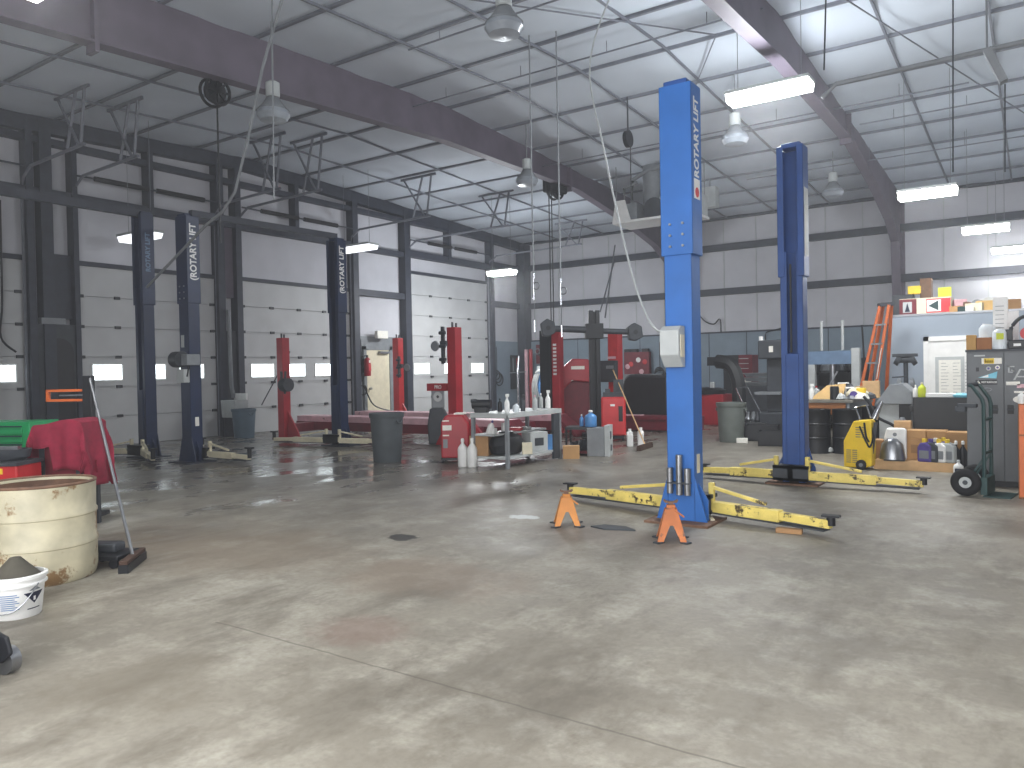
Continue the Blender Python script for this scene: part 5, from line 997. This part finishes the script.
b = B(); b.tube([(WX+.14, 15.72, 2.4), (WX+.16, 15.74, 1.2), (WX+.2, 15.8, 1.0), (WX+.25, 16.1, .5), (WX+.5, 16.6, .3)], .02, 6, 5); b.torus((WX+.2, 15.72, .95), .14, .025, 'x', 18, 6); tag(b.o('air_hose', 'black', smooth=True), 'black hose coiled on the wall left of the pale walk door', 'hose')
b = B(); pts = [at(0, 200, X=-15.9), at(2, 300, X=-15.9), at(1, 337, X=-15.9), at(16, 352, X=-15.9)]; b.tube(pts, .02, 6, 5); tag(b.o('hanging_wire', 'black'), 'black hanging wire on the overhead door at the far left edge', 'wire')
t = T('gauge_machine', 'grey gauge machine with clear faced dial behind the red fluid machine', 'shop machine', (at(438, 400, Y=11.7).x, 11.7, .0), .6); t.scale = (.85, .85, .98)
B().prism([(-.22, 0), (.22, 0), (.25, .5), (.12, .72), (-.18, .72), (-.24, .4)], 'y', -.16, .2).o('machine_body', 'dkgrey', t, bev=.03); B().prism([(-.15, .72), (.15, .72), (.15, 1.12), (.08, 1.17), (-.1, 1.17), (-.15, 1.1)], 'y', -.04, .06).o('gauge_panel', 'grey', t, bev=.02); B().cyl((0, -.05, .95), (0, -.04, .95), .1, n=18).o('gauge_dial', 'ltgrey', t); B().cyl((0, -.056, .95), (0, -.05, .95), .03, n=12).o('dial_mark', 'black', t)
# ================================================================== OVERHEAD THINGS
def hibay(px, py, z, lab):
    w = at(px, py, Z=z); t = T('high_bay_lamp', lab, 'pendant lamp', (w.x, w.y, z-.12), 0, 'unlit bell shaped high bay lamps')
    B().lathe([(.08, .21), (.1, .23), (.1, .42), (.05, .45)], n=20).o('ballast', 'ltgrey', t, smooth=True)
    B().lathe([(.09, .21), (.11, .17), (.17, .08), (.23, .02)], n=24, caps=False).o('reflector', 'grey', t, smooth=True, solid=.006)
    B().lathe([(.22, .02), (.24, -.04), (.19, -.12), (.001, -.14)], n=24, caps=False).o('lens', 'glow', t, smooth=True)
    B().cyl((0, 0, .45), (0, 0, roof(w.y)-z+.06), .012, n=6).o('hanger_rod', 'grey', t)
hibay(273, 104, 5.35, 'unlit bell-shaped lamp before the left roof beam, near the black hose reel'); hibay(527, 174, 5.6, 'unlit bell-shaped lamp in the middle under the roof beam'); hibay(504, 15, 5.7, 'unlit bell-shaped lamp highest in view near the top edge'); hibay(833, 186, 5.6, 'unlit bell-shaped lamp right of the rear blue column'); hibay(735, 131, 5.65, 'unlit bell-shaped lamp behind the glare between the two blue columns')
def ledfix(x, y, z, L_, lab, mt='led', watts=0, fill_gain=1.):
    t = T('tube_light', lab, 'ceiling light', (x, y, z), 0, 'hanging tube lights')
    B().box(-L_/2, L_/2, -.2, .2, .08, .13).o('housing', 'ltgrey', t, bev=.01); B().prism([(-.19, .08), (.19, .08), (.15, -.03), (-.15, -.03)], 'x', -L_/2+.02, L_/2-.02).o('diffuser', mt, t)
    for s in (-.38, .38): B().cyl((s*L_, 0, .1), (s*L_, 0, roof(y)-z-.06), .005, n=5).o('hanging_chain', 'grey', t)
    if watts:
        ld = bpy.data.lights.new('tube_lamp', 'AREA'); ld.shape = 'RECTANGLE'; ld.size = L_; ld.size_y = .12; ld.energy = watts*.55; ld.color = (1, .985, .95)
        lo = bpy.data.objects.new('tube_lamp', ld); COL.objects.link(lo); lo.location = (x, y, z-.05)
        ld = bpy.data.lights.new('added_fill', 'POINT'); ld.shadow_soft_size = .35; ld.energy = watts*1.9*fill_gain; ld.color = (.9, .95, 1)  # unseen point lamp added below the fitting to lift ceiling and walls
        lo = bpy.data.objects.new('added_fill', ld); COL.objects.link(lo); lo.location = (x, y, z-.5)
w = (at(728, 102, Z=5.35)+at(812, 88, Z=5.35))/2
ledfix(w.x, w.y, w.z, 1.2, 'brilliant tube light beside the top of the front blue column', watts=185)
ledfix(-1.65, 15.6, 4.4, .95, 'lit tube light right of the roof beam, nearest of the small row', watts=42)
ledfix(-.95, 19.25, 4.2, .88, 'lit tube light above the office roof, middle of the right row', watts=30)
ledfix(-.6, 23.2, 4.2, .85, 'lit tube light cut by the right edge close to the back wall', watts=16)
ledfix(-12.72, 18.1, 4.2, .84, 'lit tube light hanging near the far back left corner', watts=190)
w = at(140, 239, X=-15.2); ledfix(w.x, w.y, w.z, 1.1, 'dim tube light behind the left navy column on the end wall', 'leddim')
w = at(357, 250, X=-14.6); ledfix(w.x, w.y, w.z, 1.2, 'dim pale tube light right of the middle navy column near the walk door', 'leddim')
for (x, y, w_) in ((-6.5, 3.0, 80), (1.8, 3.5, 40), (2.5, 11, 50), (-1.5, .6, 50)):  # unseen fittings added out of view as extra fill light
    ledfix(x, y, 4.6, .9, {-6.5: 'added unseen tube light above the drum', 1.8: 'added unseen tube light to the right', 2.5: 'added unseen tube light near the cabinet', -1.5: 'added unseen tube light above the camera'}[x], watts=w_, fill_gain=.12)
def reel(px, py, X, r, lab, hoses):
    w = at(px, py, X=X); t = T('hose_reel', lab, 'hose reel', tuple(w))
    b = B(); b.cyl((-.05, 0, 0), (.05, 0, 0), r*.72, n=24); b.torus((-.07, 0, 0), r*.9, r*.1, 'x', 28, 8); b.torus((.07, 0, 0), r*.9, r*.1, 'x', 28, 8)
    for k in range(4): a = k*PI/4; b.beam((.07, -r*.9*math.cos(a), -r*.9*math.sin(a)), (.07, r*.9*math.cos(a), r*.9*math.sin(a)), .03, .03)
    b.o('reel_drum', 'black', t, smooth=True); (B().box(-.2, .2, -r*.9, r*.9, -r*.5, r*.95).o('reel_housing', 'black', t, bev=.05) if len(hoses) > 1 else None); B().box(-.04, .04, -.1, .1, r*.6, r+.28).o('mount_bracket', 'dkgrey', t)
    for k, (dy, L_) in enumerate(hoses): B().cyl((0, dy, -r*.5), (0, dy, -L_), .014, n=6).o('hose_drop', 'black', t)
reel(215, 92, -9.95, .22, 'black hose reel hanging below the left roof beam', [(.03, 2.2)])
w_ = at(555, 187, X=-10.0)
reel(555, 187, -10.0, .33, 'black double hose reel hanging under the middle of the roof beam', [(-.3, 3.4), (-.18, 3.5), (.2, 3.6)])
w = at(628, 139, X=-6.6)
t = T('hose_reel', 'small black reel on the roof left of the heater flue', 'hose reel', tuple(w)); b = B(); b.cyl((-.04, 0, 0), (.04, 0, 0), .16, n=20); b.o('reel_drum', 'black', t); B().cyl((0, 0, .1), (0, 0, roof(w.y)-w.z-.02), .015, n=6).o('mount_rod', 'dkgrey', t); B().cyl((0, .1, 0), (0, .1, -1.2), .01, n=6).o('hose_drop', 'black', t)
# drop cords with snap hooks
for px, py, Y, lab in ((534, 300, 10.2, 'hanging chrome coupler drop cord, left of two in the middle'), (561, 305, 10.4, 'hanging chrome coupler drop cord, right of two in the middle')):
    w = at(px, py, Y=Y); t = T('hanging_coupler', lab, 'drop cord', tuple(w)); H_ = roof(Y)-w.z
    B().cyl((0, 0, .4), (0, 0, H_), .012, n=6).o('cord', 'grey', t)
    b = B(); b.cyl((0, 0, .0), (0, 0, .1), .018); b.cyl((0, 0, .1), (0, 0, .34), .011, n=8); b.cyl((0, 0, .34), (0, 0, .42), .02); b.o('coupler', 'chrome', t, smooth=True); b = B().torus((.05, 0, .22), .055, .01, 'y', 20, 6); b.o('snap_hook', 'steelbare', t, smooth=True)
    B().cyl((.005, 0, -.45), (.005, 0, 0), .004, n=5).o('pull_wire', 'grey', t); B().cyl((.005, 0, -.5), (.005, 0, -.32), .014, n=8).o('pull_weight', 'chrome', t)
# power lead swooping to the front blue column
b = B(); a = Vector((-2.8, 6.55, 1.8)); z = at(655, 332, Y=6.7); pts = [(-4.55, 9.3, 6.6), at(590, 60, Y=8.6), at(604, 150, Y=7.9), at(626, 250, Y=7.2), at(637, 290, Y=7.0), at(648, 318, Y=6.8), at(658, 331, Y=6.65), (-2.8, 6.55, 1.76)]
b.tube(pts, .011, 6, 5); tag(b.o('power_lead', 'ltgrey', smooth=True), 'long pale power lead hanging from the roof to the front blue column', 'cable')
b = B(); pts = [at(285, -10, Y=6.6), at(262, 70, Y=6.7), at(235, 192, Y=6.8), at(206, 225, Y=6.9), at(147, 287, Y=7.3)]; b.tube(pts, .022, 6, 2); tag(b.o('power_lead', 'grey', smooth=True), 'pale cable slanting down across two navy columns at left', 'cable')
b = B(); pts = [at(272, -6, Y=6.6), at(274, 200, Y=6.6)]; b.tube(pts, .01, 6); tag(b.o('drop_wire', 'grey'), 'thin straight wire hanging past the left bell-shaped lamp', 'wire')
for k, (p0, p1, Y, lab) in enumerate((((615, 245), (605, 318), 20, 'dark cable end dangling above the camera tower, right of two'), ((614, 262), (600, 312), 20.5, 'thin dark cable above the camera tower, left of two'), ((953, -5), (953, 172), 9, 'thin vertical wire under the roof at the upper right'), ((1005, 84), (1005, 172), 10, 'thin vertical wire at the far upper right'), ((826, -5), (824, 70), 8, 'thin wire hanging near the brilliant tube light'))):
    b = B().tube([at(*p0, Y=Y), at(*p1, Y=Y)], .008 if k > 1 else .02, 6); tag(b.o('hanging_wire', 'dkgrey'), lab, 'wire')
# gate operator strut at the upper right
b = B(); b.beam(at(987, 50, Y=10), at(1004, 82, Y=10), .12, .08); a = at(987, 50, Y=10); b.cyl(a, (a.x, a.y, roof(10)), .012, n=6); tag(b.o('hanging_strut', 'grey'), 'short grey strut hanging under the roof at the upper right', 'strut')
b = B(); a = at(830, 86, Y=10.5); c = at(1040, 38, Y=10.5); b.tube([at(822, 98, Y=10.5), at(836, 84, Y=10.5), c], .03, 8); tag(b.o('vent_pipe', 'grey', smooth=True), 'bent grey pipe running under the roof at the upper right', 'pipe')
# unit heater
HY = 18.0; x0, x1, z0, z1 = pb(621, 702, 199, 222, HY)
t = T('unit_heater', 'white suspended unit heater with tall grey flue left of the front blue column', 'heater', ((x0+x1)/2, HY, z0)); hw = (x1-x0)/2; h = z1-z0
b = B(); b.box(-hw, hw, -.5, .5, 0, .06); b.prism([(-hw, .06), (-hw+.1, h), (-hw+.35, h), (-hw+.5, .06)], 'y', -.5, -.47); b.o('heater_tray', 'white', t)
B().cyl((-hw*.0, -.42, h*.5), (0, -.05, h*.5), .26, n=20).o('blower', 'dkgrey', t, smooth=True); B().box(.1, hw, -.3, .4, .06, h).o('heater_casing', 'ltgrey', t, bev=.02); B().box(-hw+.2, -hw+.6, -.35, .2, .06, .5).o('gas_valve', 'grey', t, bev=.02)
fx = at(652, 180, Y=HY).x-(x0+x1)/2; B().cyl((fx, 0, h*.7), (fx, 0, roof(HY)-z0), .23, n=24).o('flue', 'grey', t, smooth=True)
b = B(); b.tube([(-hw+.4, -.2, .4), (-hw+.42, -.2, 1.1), (-hw+.9, -.2, 1.3), (hw, -.2, 1.35)], .06, 8); b.tube([(-hw+.25, -.3, .3), (-hw+.25, -.3, .9), (-hw+.6, -.3, 1.0)], .04, 8); b.o('gas_pipe', 'grey', t, smooth=True)
for x in (-hw+.1, hw-.1):
    for y in (-.45, .45): B().cyl((x, y, .05), (x, y, roof(HY)-z0), .012, n=5).o('hanger_rod', 'grey', t)
# pale speaker box by the top of rear wall
x0, x1, z0, z1 = pb(703, 718, 188, 208, 20); o = B().box(x0, x1, 19.8, 20.1, z0, z1).o('junction_box', 'ltgrey', None, bev=.01); B().cyl(((x0+x1)/2, 19.95, z1), ((x0+x1)/2, 19.95, roof(19.95)-.03), .02).o('hanger_rod', 'grey', o); tag(o, 'pale box under the roof just right of the front blue column', 'box')
# ================================================================== DAYLIGHT AND WORLD
wd = bpy.data.worlds.new('sky'); bpy.context.scene.world = wd; wd.use_nodes = True; nt = wd.node_tree
bg = nt.nodes['Background']; sk = nt.nodes.new('ShaderNodeTexSky'); sk.sky_type = 'HOSEK_WILKIE'; sk.turbidity = 8; sk.sun_direction = (.3, .4, .85)
mxn = nt.nodes.new('ShaderNodeMix'); mxn.data_type = 'RGBA'; mxn.inputs['Factor'].default_value = .8; mxn.inputs['B'].default_value = (.86, .9, .95, 1); nt.links.new(sk.outputs[0], mxn.inputs['A']); nt.links.new(mxn.outputs['Result'], bg.inputs['Color']); bg.inputs['Strength'].default_value = 1.0
ld = bpy.data.lights.new('door_daylight', 'AREA'); ld.shape = 'RECTANGLE'; ld.size = 8.0; ld.size_y = 4.0; ld.energy = 700; ld.color = (.97, .98, 1)
lo = bpy.data.objects.new('door_daylight', ld); COL.objects.link(lo); lo.location = (-.5, -1.55, 2.1); lo.rotation_euler = (PI/2, 0, 0)
pv = nt.nodes.new('ShaderNodeVolumeScatter'); pv.inputs['Color'].default_value = (.93, .95, 1, 1); pv.inputs['Density'].default_value = .006; pv.inputs['Anisotropy'].default_value = .35
nt.links.new(pv.outputs[0], nt.nodes['World Output'].inputs['Volume'])   # the thin workshop haze
vs = bpy.context.scene.view_settings; vs.view_transform = 'Standard'; vs.look = 'None'; vs.exposure = .16; vs.gamma = .93
